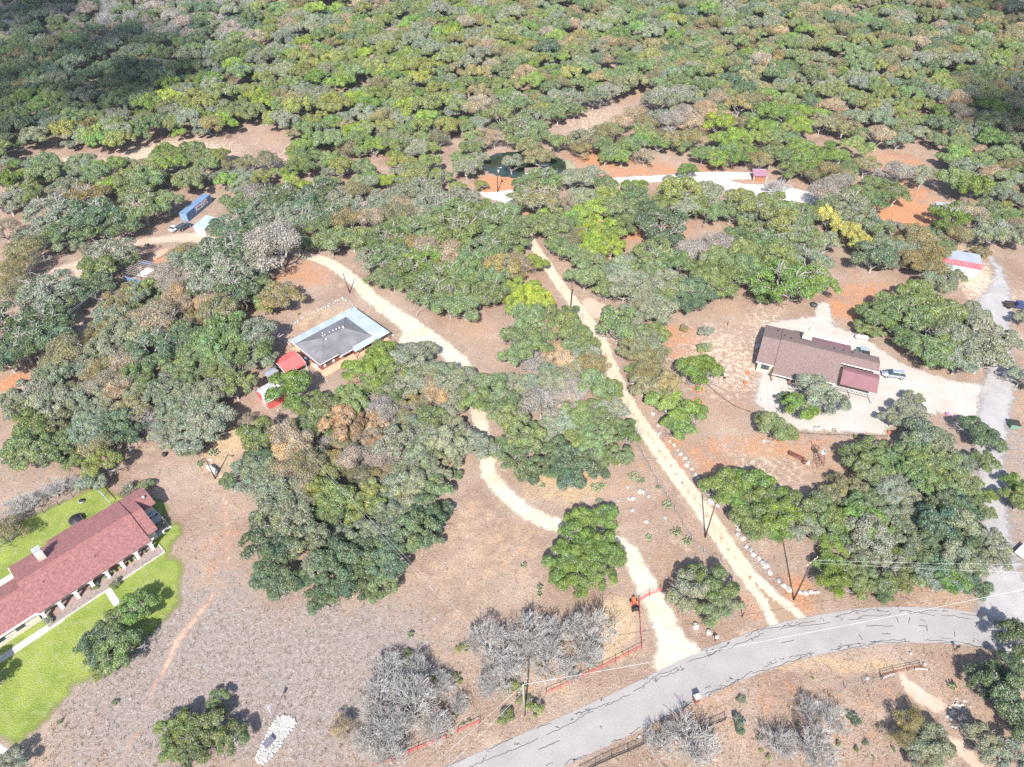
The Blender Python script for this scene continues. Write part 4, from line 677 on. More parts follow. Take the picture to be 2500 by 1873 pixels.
# ------------------------------------------------------------------ ranch house, red shingles (x along the ridge, y to the back)
def ranch():
    o = P(*( (795*.4622), 1150+370*.4622), 2.8); A = R_(47.0); t = thing("ranch_house", "long ranch house with dark red shingle roof beside the bright lawn", "house", (o[0], o[1], 0), A)
    w = MB()
    for x0, x1, y0, y1 in ((-34, -19.2, .9, 11.2), (-19.2, -6.0, 1.9, 12.7), (-6.0, .5, 1.9, 11.9), (.5, 3.9, 7.6, 11.9), (.5, 1.6, 2.3, 7.6)): w.box(x0, x1, y0, y1, 0, 2.62)
    w.add([(3.9,7.6,2.62),(3.9,11.9,2.62),(3.9,9.75,3.55)], [(0,1,2)]); w.build("wall", m_cream, t)
    m = MB(); R = 4.85
    m.slab([(-19, 0, 2.8), (.05, 0, 2.8), (.05, 6.2, R), (-19, 6.2, R)]); m.slab([(-19, 6.2, R), (.05, 6.2, R), (.05, 13.4, 2.75), (-19, 13.4, 2.75)][:0] or [(-12.6, 6.2, R), (-5.9, 6.2, R), (-5.9, 13.4, 2.75), (-12.6, 13.4, 2.75)])
    m.slab([(-19, 6.2, R), (-12.6, 6.2, R), (-12.6, 12.4, 3.05), (-19, 12.4, 3.05)]); m.slab([(-5.9, 6.2, R), (.05, 6.2, R), (.05, 12.6, 3.0), (-5.9, 12.6, 3.0)])
    m.slab([(.05, 1.4, 2.95), (2.1, 1.4, 2.95), (2.1, 6.2, R-.25), (.05, 6.2, R-.25)]); m.slab([(.05, 6.2, R-.25), (2.1, 6.2, R-.25), (2.1, 9.9, 3.6), (.05, 9.9, 3.6)])
    m.slab([(.05, 9.9, 3.62), (4.6, 9.9, 3.62), (4.6, 12.6, 2.85), (.05, 12.6, 2.85)]); m.slab([(.05, 7.1, 2.9), (4.6, 7.1, 2.9), (4.6, 9.9, 3.62), (.05, 9.9, 3.62)])
    m.slab([(-36, .5, 2.75), (-19.02, .5, 2.75), (-19.02, 5.4, 4.4), (-36, 5.4, 4.4)]); m.slab([(-36, 5.4, 4.4), (-19.02, 5.4, 4.4), (-19.02, 9.6, 2.95), (-36, 9.6, 2.95)])
    rf = m.build("roof", m_rsh, t)
    MB().box(-19, .05, 6.08, 6.32, R-.05, R+.06).box(-36, -19.05, 5.3, 5.5, 4.33, 4.45).box(.1, 2.1, 6.1, 6.3, R-.3, R-.2).build("ridge_cap", mat("ridge", (.42,.18,.16)), rf)
    c = MB().box(-14.9, -13.7, 8.4, 10.0, 3.4, 5.7).build("chimney", m_cream, rf); MB().box(-14.8, -13.8, 9.1, 9.9, 5.7, 6.2).box(-14.95, -13.65, 9.0, 10.0, 6.2, 6.28).build("chimney_cap", m_galvs, c)
    MB().tube([(3.6, 9.2, 3.4), (3.6, 9.2, 4.0)], .22, 10).build("roof_vent", m_galvs, rf); MB().tube([(-8, 3, 3.6), (-8, 3, 4.2)], .06, 6).build("vent_pipe", m_dark, rf); MB().tube([(-16, 4, 3.9), (-16, 4, 4.5)], .06, 6).build("vent_pipe", m_dark, rf)
    for i in range(8):      # porch arcade
        x = -18.6+i*2.62; b = MB().box(x-.28, x+.28, .25, .6, 0, 2.3); b.add([(x-1.0, .3, 2.6), (x+1.0, .3, 2.6), (x+.3, .3, 1.9), (x-.3, .3, 1.9), (x-1.0, .5, 2.6), (x+1.0, .5, 2.6), (x+.3, .5, 1.9), (x-.3, .5, 1.9)], [(0,3,2,1),(4,5,6,7),(0,1,5,4),(1,2,6,5),(2,3,7,6),(3,0,4,7)]); b.build("porch_column", m_white, t)
    MB().box(-19, .3, .2, 1.9, 0, .14).build("porch_floor", mat("porch_tile", (.42,.30,.26)), t); MB().box(-19, .8, -1.5, .2, 0, .09).build("flower_bed", mat("bed_mulch", (.36,.29,.26), .3, 4, fine=.4), t); MB().box(-19.2, .95, -1.68, -1.5, 0, .22).box(.8, .98, -1.5, .6, 0, .22).build("bed_kerb", m_conc, t)
    MB().box(-19.0, -18.9, .0, .5, 2.6, 2.78).box(-34, -19.1, .42, .5, 2.3, 2.7).build("fascia", m_white, t)
    for x in (-17, -11.5, -9, -4.5): window(t, x, 1.5, 1.4, 1.1, 1.89)
    MB().box(-7.2, -6.2, 1.8, 1.9, .1, 2.2).build("door", m_wood, t)
    for x in (-30, -25, -22): window(t, x, 1.5, 1.3, 1.1, .89)
    MB().box(1.65, 4.3, 2.4, 7.5, 0, .12).build("patio", m_conc, t)
    q = MB().tube([(3.2, 2.0, .55), (3.2, 2.16, .55)], .34, 12); o2 = q.build("hose_reel", m_dark, t)
    b = MB().box(-34, -16.6, -1.9, -.6, 0, .06).build("walkway", m_conc, t)
    # garden path slab, truck behind the wing, planting
    a = G(TI, 885, 120); e = G(TI, 990, 290); an = math.atan2(e[1]-a[1], e[0]-a[0]); L = math.dist(a[:2], e[:2])
    pth = MB()
    for k in range(3): pth.box(k*L/3+.03, (k+1)*L/3-.03, -.55, .55, 0, .07)
    tag(pth.build("garden_path", m_conc, None, (a[0], a[1], .006), an), "short grey concrete slab path crossing the green lawn", "path")
ranch()

# ------------------------------------------------------------------ grey hip-roofed house with metal porch roofs
def greyhouse():
    o = (-43.0, 119.1, 0); t = thing("hip_roofed_house", "grey hip-roofed house ringed by pale metal porch roofs", "house", o, R_(45.5))
    MB().box(.5, 13.8, .7, 9.4, .25, 2.6).box(8.9, 13.8, -.1, .7, .25, 2.5).build("wall", m_brick, t)
    MB().box(-.3, 18.3, -1.6, 12.4, 0, .25).build("porch_slab", mat("porch_slab", (.72,.48,.32), .1), t)
    r = MB(); e = 2.75; rz = 4.55
    r.slab([(0,0,e),(14.4,0,e),(10.0,5.1,rz),(4.9,5.1,rz)], .1); r.slab([(14.4,0,e),(14.4,10.2,e),(10.0,5.1,rz)], .1); r.slab([(14.4,10.2,e),(0,10.2,e),(4.9,5.1,rz),(10.0,5.1,rz)], .1); r.slab([(0,10.2,e),(0,0,e),(4.9,5.1,rz)], .1)
    r.slab([(4.9,-.75,e-.08),(8.6,-.75,e-.08),(8.6,1.6,e+.62),(4.9,1.6,e+.62)], .1)
    rf = r.build("roof", m_gsh, t)
    c = MB()
    for a, b in (((0,0),(4.9,5.1)),((14.4,0),(10,5.1)),((14.4,10.2),(10,5.1)),((0,10.2),(4.9,5.1)),((4.9,5.1),(10,5.1))):
        za = e if a[1] in (0, 10.2) else rz; c.tube([(a[0], a[1], za+.02), (b[0], b[1], rz+.02)], .07, 5)
    c.build("ridge_cap", mat("ridge_grey", (.30,.30,.31)), rf)
    for x, y, s in ((5.4,6.2,.12),(6.0,6.3,.12),(7.3,6.3,.1),(8.2,6.2,.12),(9.0,6.0,.12),(9.8,5.9,.14),(11.0,6.5,.2),(10.5,5.3,.2),(12.6,8.1,.1),(6.2,7.6,.1),(5.2,4.6,.14),(11.6,3.2,.1)):
        z = 4.5-abs(y-5.1)*.34-max(0, x-10)*.36-max(0, 4.9-x)*.3; MB().tube([(x, y, z-.2), (x, y, z+.38)], s, 8).build("roof_vent", m_white, rf)
    # metal porch roofs
    m = MB().slab([(0, 10.1, 2.72), (14.5, 10.1, 2.72), (18.4, 12.7, 2.38), (0, 12.7, 2.38)], .06).slab([(8.4, -1.7, 2.38), (18.4, -1.7, 2.38), (14.5, 1.6, 2.74), (8.4, 1.6, 2.86)], .06).build("porch_roof", m_galv, t)
    m2 = MB().slab([(14.35, 1.4, 2.74), (18.4, -1.7, 2.38), (18.4, 12.7, 2.38), (14.35, 10.2, 2.72)], .06).build("porch_roof", m_galv2, t)
    MB().tube([(14.4, 1.5, 2.77), (18.4, -1.7, 2.42)], .07, 5).tube([(14.4, 10.2, 2.76), (18.4, 12.7, 2.42)], .07, 5).build("hip_flashing", m_white, m2)
    MB().box(-.05, 8.5, -.08, 0, 2.55, 2.73).box(-.08, 0, 0, 12.6, 2.5, 2.72).box(4.85, 8.65, -.85, -.77, 2.45, 2.66).build("fascia", m_white, t)
    for x, y in ((8.6,-1.5),(11,-1.5),(13.4,-1.5),(15.8,-1.5),(18.1,-1.4),(18.1,3),(18.1,7),(18.1,12.3),(14,12.3),(10,12.3),(5,12.3),(.3,12.3)): MB().box(x-.07, x+.07, y-.07, y+.07, .25, 2.4).build("porch_post", m_wood, t)
    for x in (2.6, 7.0):
        window(t, x, 1.55, 1.5, 1.2, .69); MB().box(x-1.45, x-.9, .6, .69, .8, 2.3).build("shutter", m_white, t); MB().box(x+.9, x+1.45, .6, .69, .8, 2.3).build("shutter", m_white, t)
    window(t, 4.2, 1.5, 1.2, 1.1, .49, 1); MB().box(10.2, 11.2, -.2, -.1, .3, 2.3).build("door", m_white, t)
greyhouse()

# ------------------------------------------------------------------ brown shingled house
def brownhouse():
    t = thing("shingled_house", "long brown shingled house on the pale gravel yard", "house", (54.8, 119.9, 0), R_(-23))
    w = MB().box(.5, 3.9, .5, 14, 0, 2.8).box(3.9, 17, .6, 11.2, 0, 2.8).box(17, 24.3, 5.4, 10.4, 0, 2.8)
    w.add([(.5,.5,2.8),(.5,14,2.8),(.5,7,5.0)], [(0,2,1)]); w.add([(24.3,5.4,2.8),(24.3,10.4,2.8),(24.3,7,5.0)], [(0,1,2)]); w.build("wall", m_lime, t)
    r = MB(); Z = 5.35
    r.slab([(0, 0, 2.95), (3.95, 0, 2.95), (3.95, 7, 5.1), (0, 7, 5.1)]); r.slab([(0, 7, 5.1), (3.95, 7, 5.1), (3.95, 14.5, 2.95), (0, 14.5, 2.95)])
    r.slab([(3.95, -2.3, 2.6), (11.2, -2.3, 2.6), (11.2, 7, Z), (3.95, 7, Z)]); r.slab([(11.2, -.9, 3.0), (17.2, -.9, 3.0), (17.2, 7, Z), (11.2, 7, Z)])
    r.slab([(17.2, 4.7, 4.68), (25.0, 4.7, 4.68), (25.0, 7, Z), (17.2, 7, Z)]); r.slab([(3.95, 7, Z), (8.2, 7, Z), (8.2, 14.5, 3.1), (3.95, 14.5, 3.1)]); r.slab([(8.2, 7, Z), (25.0, 7, Z), (25.0, 10.6, 4.2), (8.2, 11.8, 3.85)])
    rf = r.build("roof", m_bsh, t)
    MB().box(0, 3.95, 6.9, 7.1, 5.08, 5.17).box(3.97, 25, 6.9, 7.1, Z-.03, Z+.07).build("ridge_cap", mat("ridge_brown", (.22,.16,.15)), rf)
    for x, y, z in ((3.0, 12.0, 3.7), (4.6, 9.6, 4.6), (6, 8.6, 4.9), (15.5, 9.2, 4.7), (17.4, 9.2, 4.7), (19.3, 9.2, 4.7)): MB().tube([(x, y, z-.2), (x, y, z+.45)], .11, 8).build("roof_vent", m_dark, rf)
    c = MB().box(8.4, 10.3, 10.6, 13.2, 0, 5.6).build("chimney", m_lime, t); MB().slab([(8.3, 10.0, 4.9), (10.4, 10.0, 4.9), (10.4, 13.3, 5.75), (8.3, 13.3, 5.75)], .12).build("chimney_cricket", mat("sage_metal", (.55,.62,.52), .1, rough=.5), c)
    MB().tube([(9.6, 12.6, 5.6), (9.6, 12.6, 6.2)], .3, 10).build("flue", m_galvs, c)
    MB().slab([(10.6, 11.7, 3.5), (19.3, 11.3, 3.5), (19.3, 14.6, 2.6), (10.6, 14.6, 2.6)], .06).build("porch_roof", m_bmet, t)
    for x in (10.8, 13.6, 16.4, 19.1): MB().box(x-.07, x+.07, 14.3, 14.45, 0, 2.6).build("porch_post", m_wood, t)
    cp = MB().slab([(17.9, -.5, 3.0), (25.4, -.5, 3.0), (25.4, 3.0, 4.25), (17.9, 3.0, 4.25)], .06).slab([(17.9, 3.0, 4.25), (25.4, 3.0, 4.25), (25.4, 5.0, 3.8), (17.9, 5.0, 3.8)], .06).build("carport_roof", m_bmet, t)
    b = MB()        # truss standing below the front edge
    b.tube([(16.6, -1.0, 2.75), (25.2, -1.0, 2.75)], .06, 5); b.tube([(16.6, -1.0, 2.05), (25.2, -1.0, 2.05)], .06, 5)
    for i in range(9): x = 16.6+i*1.0; b.tube([(x, -1.0, 2.75), (x+.5, -1.0, 2.05)], .045, 4); b.tube([(x+.5, -1.0, 2.05), (min(x+1.0, 25.2), -1.0, 2.75)], .045, 4)
    b.build("truss", m_galvs, t)
    for x in (16.7, 20.9, 25.1): MB().box(x-.08, x+.08, -1.08, -.92, 0, 2.7).build("carport_post", m_galvs, t)
    window(t, 2.2, 1.6, 1.7, 1.2, .49); MB().box(.5, 3.9, .4, .5, 0, .5).build("stone_base", m_conc, t)
    for x in (4.3, 8.0, 11.0):
        MB().box(x-.1, x+.1, -2.1, -1.9, 0, 2.5).build("timber_post", m_wood, t); MB().tube([(x-.7, -2.0, 2.45), (x, -2.0, 1.6), (x+.7, -2.0, 2.45)], .08, 5).build("timber_brace", m_wood, t)
    window(t, 6.2, 1.5, 1.4, 1.1, .59); window(t, 13.6, 1.5, 1.4, 1.1, .59); MB().box(9, 10, .5, .6, 0, 2.1).build("door", m_wood, t); MB().box(4, 11.2, -2.3, .6, 0, .12).build("porch_floor", m_conc, t)
    MB().box(-.02, 3.95, -.06, 0, 2.78, 2.96).box(17.3, 25.0, 4.62, 4.7, 4.5, 4.7).box(3.95, 11.2, -2.37, -2.3, 2.42, 2.6).box(11.2, 17.2, -.97, -.9, 2.82, 3.0).build("fascia", m_white, t)
    MB().box(-.9, -.1, 8.2, 9.3, 0, .95).build("air_conditioner", m_galvs, t)
    s = MB().box(10.6, 19.2, 14.7, 19.2, 0, .1); s.box(19.2, 19.4, 14.7, 14.9, 0, .1); x = s.build("white_slab", m_wslab, None, (54.8, 119.9, .012), R_(-23)); x['kind'] = 'structure'
brownhouse()

# ------------------------------------------------------------------ sheds, carport, barns
def carport():
    t = thing("red_carport", "red metal carport beside the grey hip-roofed house", "carport", (-50.3, 116.7, 0), R_(44))
    MB().slab([(0,0,2.3),(5.2,0,2.3),(5.2,.5,2.55),(0,.5,2.55)], .05)
    MB().slab([(-.02,0,2.4),(-.02,2.8,3.15),(-.02,5.6,2.4),(-.02,5.75,2.0),(5.2,5.75,2.0),(5.2,5.6,2.4),(5.2,2.8,3.15),(5.2,0,2.4)][:0] or [(0,2.8,3.15),(0,0,2.4),(5.2,0,2.4),(5.2,2.8,3.15)], .05).slab([(0,5.6,2.4),(0,2.8,3.15),(5.2,2.8,3.15),(5.2,5.6,2.4)], .05).slab([(0,0,2.4),(0,-.15,1.9),(5.2,-.15,1.9),(5.2,0,2.4)], .05).build("roof", mat("red_carport_roof", (.72,.17,.16), .1, .8, rough=.5, spec=.4, pat=(1, .9, .2, .1)), t)
    MB().tube([(5.22,-.1,1.9),(5.22,0,2.36),(5.22,2.8,3.1),(5.22,5.6,2.36)], .06, 5).tube([(-.02,-.1,1.9),(-.02,0,2.36),(-.02,2.8,3.1),(-.02,5.6,2.36)], .06, 5).build("white_trim", m_white, t)
    for x in (0.1, 2.6, 5.1):
        for y in (-.05, 5.5): MB().box(x-.05, x+.05, y-.05, y+.05, 0, 2.35).build("post", m_white, t)
carport()
def redbarn():
    t = thing("red_barn", "small red barn with white metal roof half hidden by a bushy oak", "barn", (-51.9, 107.6, 0), R_(44))
    w = MB().box(-.0, 5.8, .1, 5.0, 0, 2.3); w.add([(0,.1,2.3),(0,5,2.3),(0,2.55,3.4)], [(0,2,1)]); w.add([(5.8,.1,2.3),(5.8,5,2.3),(5.8,2.55,3.4)], [(0,1,2)]); w.build("wall", mat("barn_red", (.70,.13,.13), .12, 1, pat=(1, .3, .25, .2)), t)
    MB().slab([(-.2,-.15,2.25),(6,-.15,2.25),(6,2.55,3.5),(-.2,2.55,3.5)], .06).slab([(-.2,2.55,3.5),(6,2.55,3.5),(6,5.25,2.25),(-.2,5.25,2.25)], .06).build("roof", mat("white_metal", (.86,.88,.9), .05, 1, rough=.5, pat=(0, .4, .1, .15)), t)
    for x in (-.06, 5.86): MB().tube([(x,0,2.1),(x,2.55,3.3),(x,5.1,2.1)], .07, 4).build("trim", m_white, t)
    MB().box(-.06, -.0, 1.6, 2.6, 0, 2.1).build("door", m_white, t)
    t = thing("covered_frame", "dark grey canopy frame on posts between red carport and red barn", "canopy", G(TB, 150, 1600)[:2]+(0,), R_(50))
    MB().slab([(-1.5,-1.2,1.9),(1.5,-1.2,1.9),(1.4,0,2.25),(-1.4,0,2.25)], .05).slab([(-1.4,0,2.25),(1.4,0,2.25),(1.5,1.2,1.9),(-1.5,1.2,1.9)], .05).build("canopy", mat("grey_canvas", (.33,.34,.38)), t)
    for x in (-1.4, 1.4):
        for y in (-1.1, 1.1): MB().box(x-.04, x+.04, y-.04, y+.04, 0, 1.95).build("post", m_galvs, t)
redbarn()
def container():
    t = thing("shipping_container", "long blue shipping container standing among dark oaks", "container", (-97.7, 186.4, 0), R_(74)); L, Wd, H = 12.19, 2.44, 2.6
    MB().box(0, L, -Wd, 0, .1, H).build("side_panels", m_blue, t); MB().slab([(.05,-Wd+.05,H+.04),(L-.05,-Wd+.05,H+.04),(L-.05,-.05,H+.04),(.05,-.05,H+.04)], .035).build("top_panel", m_bluetop, t)
    b = MB()
    for x in (-.02, L-.1):
        for y in (-Wd-.02, -.1): b.box(x, x+.12, y, y+.12, .0, H+.06)
    for y in (-Wd-.02, -.1): b.box(.1, L-.1, y, y+.12, H-.08, H+.06)
    b.build("corner_frame", mat("frame_blue", (.14,.24,.42)), t)
    for y in (-Wd/2-.58, -Wd/2+.58):
        d = MB().box(-.05, 0, y-.55, y+.55, .2, H-.1).build("door", mat("door_blue", (.25,.38,.58), .15), t)
        MB().tube([(-.09, y-.25, .2), (-.09, y-.25, H-.1)], .03, 4).tube([(-.09, y+.25, .2), (-.09, y+.25, H-.1)], .03, 4).build("lock_rod", m_galvs, d)
    p = MB().box(4.2, 10.2, -Wd-.05, -Wd-.01, 1.0, 2.35).build("sign_panel", mat("sign_ground", (.98,.97,.96)), t)
    c = bpy.data.curves.new("lettering", 'FONT'); c.body = "CMA CGM"; c.size = 1.55; c.extrude = .01; c.align_x = 'CENTER'; c.align_y = 'CENTER'; c.materials.append(mat("letter_red", (.30,.08,.12)))
    tmp = bpy.data.objects.new("tmp", c); COL.objects.link(tmp); lm = bpy.data.meshes.new_from_object(tmp); bpy.data.objects.remove(tmp)
    x = link("lettering", lm, t, (7.2, -Wd-.075, 1.66)); x.rotation_euler = (R_(90), 0, 0); x.scale = (.92, .92, 1)
    t = thing("white_cabin", "low white cabin between blue container and a green oak", "cabin", (-90.8, 178.6, 0), R_(74))
    MB().box(0, 6.2, -3.3, 0, 0, 2.3).build("wall", m_white, t); MB().slab([(-.2,-3.5,2.45),(6.4,-3.5,2.45),(6.4,.2,2.8),(-.2,.2,2.8)], .08).build("roof", m_galv, t); MB().box(-.04, 0, -2.2, -1.3, .1, 2.0).build("door", m_galvs, t); window(t, 3, 1.4, 1.2, .8, -3.29)
container()
def frameshed():
    t = thing("open_frame_shed", "half-built shed of bare rafters with blue sheeting under the trees", "shed", (-101.6, 155.1, 0), R_(-20)); L, D = 8.8, 6.2
    MB().slab([(0,0,1.9),(L,0,1.9),(L,-.25,.1),(0,-.25,.1)], .03).slab([(L,-.2,1.9),(L,D,1.9),(L+.2,D,.1),(L+.2,-.2,.1)], .03).slab([(L-3.2,-.9,.2),(L,-.9,.2),(L,-.1,1.9),(L-3.2,-.1,1.9)], .03).build("tarpaulin", m_tarp, t)
    MB().slab([(1.5,D-1.3,3.3),(4.6,D-1.3,3.3),(4.6,D-.2,3.0),(1.5,D-.2,3.0)], .03).build("tarpaulin", m_tarp, t)
    for i in range(12): x = i*L/11; MB().box(x-.05, x+.05, -.3, D+.3, 3.0, 3.14).build("rafter", m_ppole, t)
    for i in range(9): y = i*D/8; MB().box(-.2, L+.2, y-.04, y+.04, 3.14, 3.2).build("purlin", m_ppole, t)
    for x in (.1, L/2, L-.1):
        for y in (.1, D-.1): MB().box(x-.08, x+.08, y-.08, y+.08, 0, 3.0).build("post", m_ppole, t)
    MB().slab([(4.9,.0,3.26),(7.4,.0,3.26),(7.4,3.6,3.3),(4.9,3.6,3.3)], .04).build("roof_sheet", m_wslab, t)
frameshed()
def metalbarn():
    t = thing("metal_barn", "long low grey metal barn with red strip along its eave", "barn", (123.2, 157.0, 0), R_(158)); L = 13
    MB().box(0, L, -7.0, 0, 0, 2.75).build("wall", m_wcor, t); MB().slab([(-.3,-1.3,3.35),(L,-1.3,3.35),(L,-7.3,2.9),(-.3,-7.3,2.9)], .06).build("roof", mat("barn_roof", (.46,.50,.56), .1, .4, rough=.55, pat=(0, .6, .08, .1)), t)
    b = mat("worn_red_strip", (.62,.13,.15), .1, 1.2); nt = b.node_tree; n = nt.nodes; l = nt.links; tc = n.new("ShaderNodeTexCoord"); c0 = n["Principled BSDF"].inputs["Base Color"].links[0].from_socket
    l.new(rgbmix(n, l, noise(n, l, tc.outputs["Object"], 2.2, 3, .62, .66, .6), c0, (.6,.6,.6)), n["Principled BSDF"].inputs["Base Color"])
    MB().slab([(-.3,.25,2.75),(L,.25,2.75),(L,-1.3,3.37),(-.3,-1.3,3.37)], .05).build("eave_strip", b, t)
    MB().slab([(6.0,-7.3,3.0),(12.4,-7.3,3.0),(12.4,-9.2,2.7),(6.0,-9.2,2.7)], .05).build("lean_to_roof", mat("pale_lean_to", (.62,.74,.76), .06, 1, pat=(0, .4, .15, .15)), t); MB().box(6.2, 12.2, -9.0, -7.0, 0, 2.6).build("lean_to_wall", m_wcor, t); MB().box(1, 3.2, .02, .1, 0, 2.3).build("door", m_galvs, t)
    for i, (x, y, lab, ml) in enumerate(((126.6, 190.0, "left of two small grey sheds behind a fresh green oak", m_slate), (129.8, 189.2, "right of two small sheds, paler roof, behind a fresh green oak", m_galv))):
        t = thing("garden_shed", lab, "shed", (x, y, 0), R_(-14), "small sheds"); MB().box(0, 2.5, 0, 3.4, 0, 2.0).build("wall", m_slate, t); MB().slab([(-.15,-.2,2.25),(2.65,-.2,2.25),(2.65,3.6,2.5),(-.15,3.6,2.5)], .06).build("roof", ml, t); MB().box(.8, 1.7, -.05, 0, 0, 1.8).build("door", m_dark, t)
metalbarn()
def smallhuts():
    a = P(1283, 433); t = thing("pump_house", "tiny white hut with brown roof at the pond's edge", "hut", a, R_(8)); w = MB().box(0, 3.4, 0, 2.2, 0, 1.9); w.build("wall", m_white, t)
    MB().slab([(-.2,-.25,1.85),(3.6,-.25,1.85),(3.6,1.1,2.7),(-.2,1.1,2.7)], .08).slab([(-.2,1.1,2.7),(3.6,1.1,2.7),(3.6,2.45,1.85),(-.2,2.45,1.85)], .08).build("roof", m_bsh, t); window(t, 1.1, 1.1, .5, .5, -.0); window(t, 2.5, 1.1, .6, .6, -.0)
    w2 = MB().add([(0,0,1.9),(0,2.2,1.9),(0,1.1,2.6)], [(0,2,1)]).add([(3.4,0,1.9),(3.4,2.2,1.9),(3.4,1.1,2.6)], [(0,1,2)]); w2.build("gable", m_white, t)
    a = P(1838, 444); t = thing("roadside_kiosk", "small kiosk with purple metal roof at the end of the white road", "kiosk", a, R_(-2)); MB().slab([(-.2,-.3,2.1),(4.2,-.3,2.1),(4.2,2.9,2.9),(-.2,2.9,2.9)], .08).build("roof", m_purp, t); MB().box(-.25, 4.25, 2.9, 3.0, 2.82, 2.98).build("ridge_cap", m_galvs, t)
    MB().box(.1, 3.9, .4, 2.6, 0, 2.0).build("counter", m_wood, t)
    for x in (0, 4): MB().box(x-.08, x+.08, -.2, 0, 0, 2.1).build("post", m_white, t)
smallhuts()

# ------------------------------------------------------------------ vehicles
def car(name, label, cat, loc, rz, paint, L=4.7, Wd=1.85, H=1.65, kind='suv'):
    t = thing(name, label, cat, loc, rz); h = Wd/2; g = .28
    prof = [(-L/2, .62, .88), (-L/2+.12, .45, .95), (-L/2+.9, .32, 1.0), (-.2, .3, 1.0), (L/2-1.2, .3, .98), (L/2-.4, .36, .86), (L/2, .5, .72)]
    b = MB(); vs = []
    for x, z0, z1 in prof:
        k = h*(.88 if abs(x) > L/2-.2 else 1); vs += [(x, -k*.92, z0), (x, -k, (z0+z1)/2), (x, -k*.94, z1), (x, k*.94, z1), (x, k, (z0+z1)/2), (x, k*.92, z0)]
    n = len(prof); b.add(vs, [(i*6+j, (i+1)*6+j, (i+1)*6+(j+1) % 6, i*6+(j+1) % 6) for i in range(n-1) for j in range(6)]+[tuple(range(6)), tuple((n-1)*6+j for j in range(5, -1, -1))], True)
    body = b.build("body", paint, t); x0, x1 = (-L/2+.1, L/2-1.75) if kind == 'suv' else (-L/2+.7, L/2-1.8)
    q = [(x0+.0, .96), (x0+.35, H), (x1-.25, H), (x1+.55, .96)]
    rf = MB().slab([(q[1][0], -h*.74, H+.03), (q[2][0], -h*.74, H+.03), (q[2][0], h*.74, H+.03), (q[1][0], h*.74, H+.03)], .07).build("roof", paint, t)
    c = MB(); v = []
    for x, z in q: k = h*.90 if z < 1 else h*.74; v += [(x, -k, z), (x, k, z)]
    c.add(v, [(0, 1, 3, 2)]); c.build("rear_window", m_glass, t); MB().add(v, [(4, 5, 7, 6)]).build("windshield", m_glass, t)
    MB().add(v, [(0, 2, 4, 6)]).build("side_window", m_glass, t); MB().add(v, [(1, 7, 5, 3)]).build("side_window", m_glass, t)
    p = MB()
    for xx in (x0+(x1-x0)*.45,): 
        for s in (-1, 1): p.tube([(xx, s*h*.92, .96), (xx, s*h*.76, H)], .05, 4)
    p.build("pillar", paint, t)
    if kind == 'suv': 
        for s in (-1, 1): MB().tube([(q[1][0], s*h*.62, H+.1), (q[2][0]-.1, s*h*.62, H+.1)], .03, 4).build("roof_rail", m_galvs, rf)
    for sx in (-L/2+.85, L/2-.9):
        for s in (-1, 1):
            w = MB().tube([(sx, s*(h-.22), .36), (sx, s*(h+.01), .36)], .36, 14).build("wheel", m_tyre, t); MB().tube([(sx, s*(h), .36), (sx, s*(h+.03), .36)], .2, 10).build("rim", m_galvs, w)
    for s in (-1, 1):
        MB().box(L/2-.14, L/2+.01, s*h*.62-.2, s*h*.62+.2, .6, .76).build("headlight", m_white, t); MB().box(-L/2-.01, -L/2+.06, s*h*.7-.12, s*h*.7+.12, .65, .9).build("tail_light", m_red, t)
        MB().box(x1+.15, x1+.35, s*(h+.02)-.1, s*(h+.02)+.1, .98, 1.12).build("mirror", paint, t)
    return t
def paint(nm, c): return mat(nm, c, .03, 1, rough=.25, spec=.6)
p1 = P(2150, 912); p2 = P(2208, 926)
car("estate_car", "silver-grey estate car parked at the gravel yard beside the brown house", "car", tuple((a+b)/2 for a, b in zip(p1, p2)), R_(168), paint("silver_paint", (.34,.38,.46)), L=4.95)
c1 = P(437, 567); c2 = P(466, 549)
car("hatchback_car", "small white car beside a black one near the blue container", "car", (lambda a, b: ((a[0]+b[0])/2, (a[1]+b[1])/2, 0))(P(421, 567), P(438, 556)), R_(62), paint("white_paint_car", (.85,.87,.9)), L=4.0, H=1.5, kind='sed')
car("minivan", "black minivan parked right of the small white car", "car", (lambda a, b: ((a[0]+b[0])/2, (a[1]+b[1])/2, 0))(c1, c2), R_(60), paint("black_paint", (.07,.08,.12)), L=4.6)
def pickup():
    a = P(2484, 752); t = thing("flatbed_truck", "dark navy truck at the right edge beside the forked gravel road", "truck", (a[0], a[1], 0), R_(-12)); pb = paint("navy_paint", (.05,.07,.18))
    MB().box(-.9, 1.0, -.95, .95, .6, 1.2).box(1.0, 2.3, -.9, .9, .6, 1.1).build("cab", pb, t); MB().box(-.7, .7, -.85, .85, 1.2, 1.75).build("cab_roof", pb, t); MB().box(.7, .95, -.8, .8, 1.2, 1.65).build("windshield", m_glass, t)
    MB().box(-3.2, -1.0, -1.0, 1.0, .7, .85).box(-3.2, -1, -1.0, -.93, .85, 1.2).box(-3.2, -1, .93, 1.0, .85, 1.2).build("bed", m_dark, t)
    for x in (-2.4, 1.6):
        for y in (-.9, .9): MB().tube([(x, y-.12, .38), (x, y+.12, .38)], .38, 12).build("wheel", m_tyre, t)
pickup()
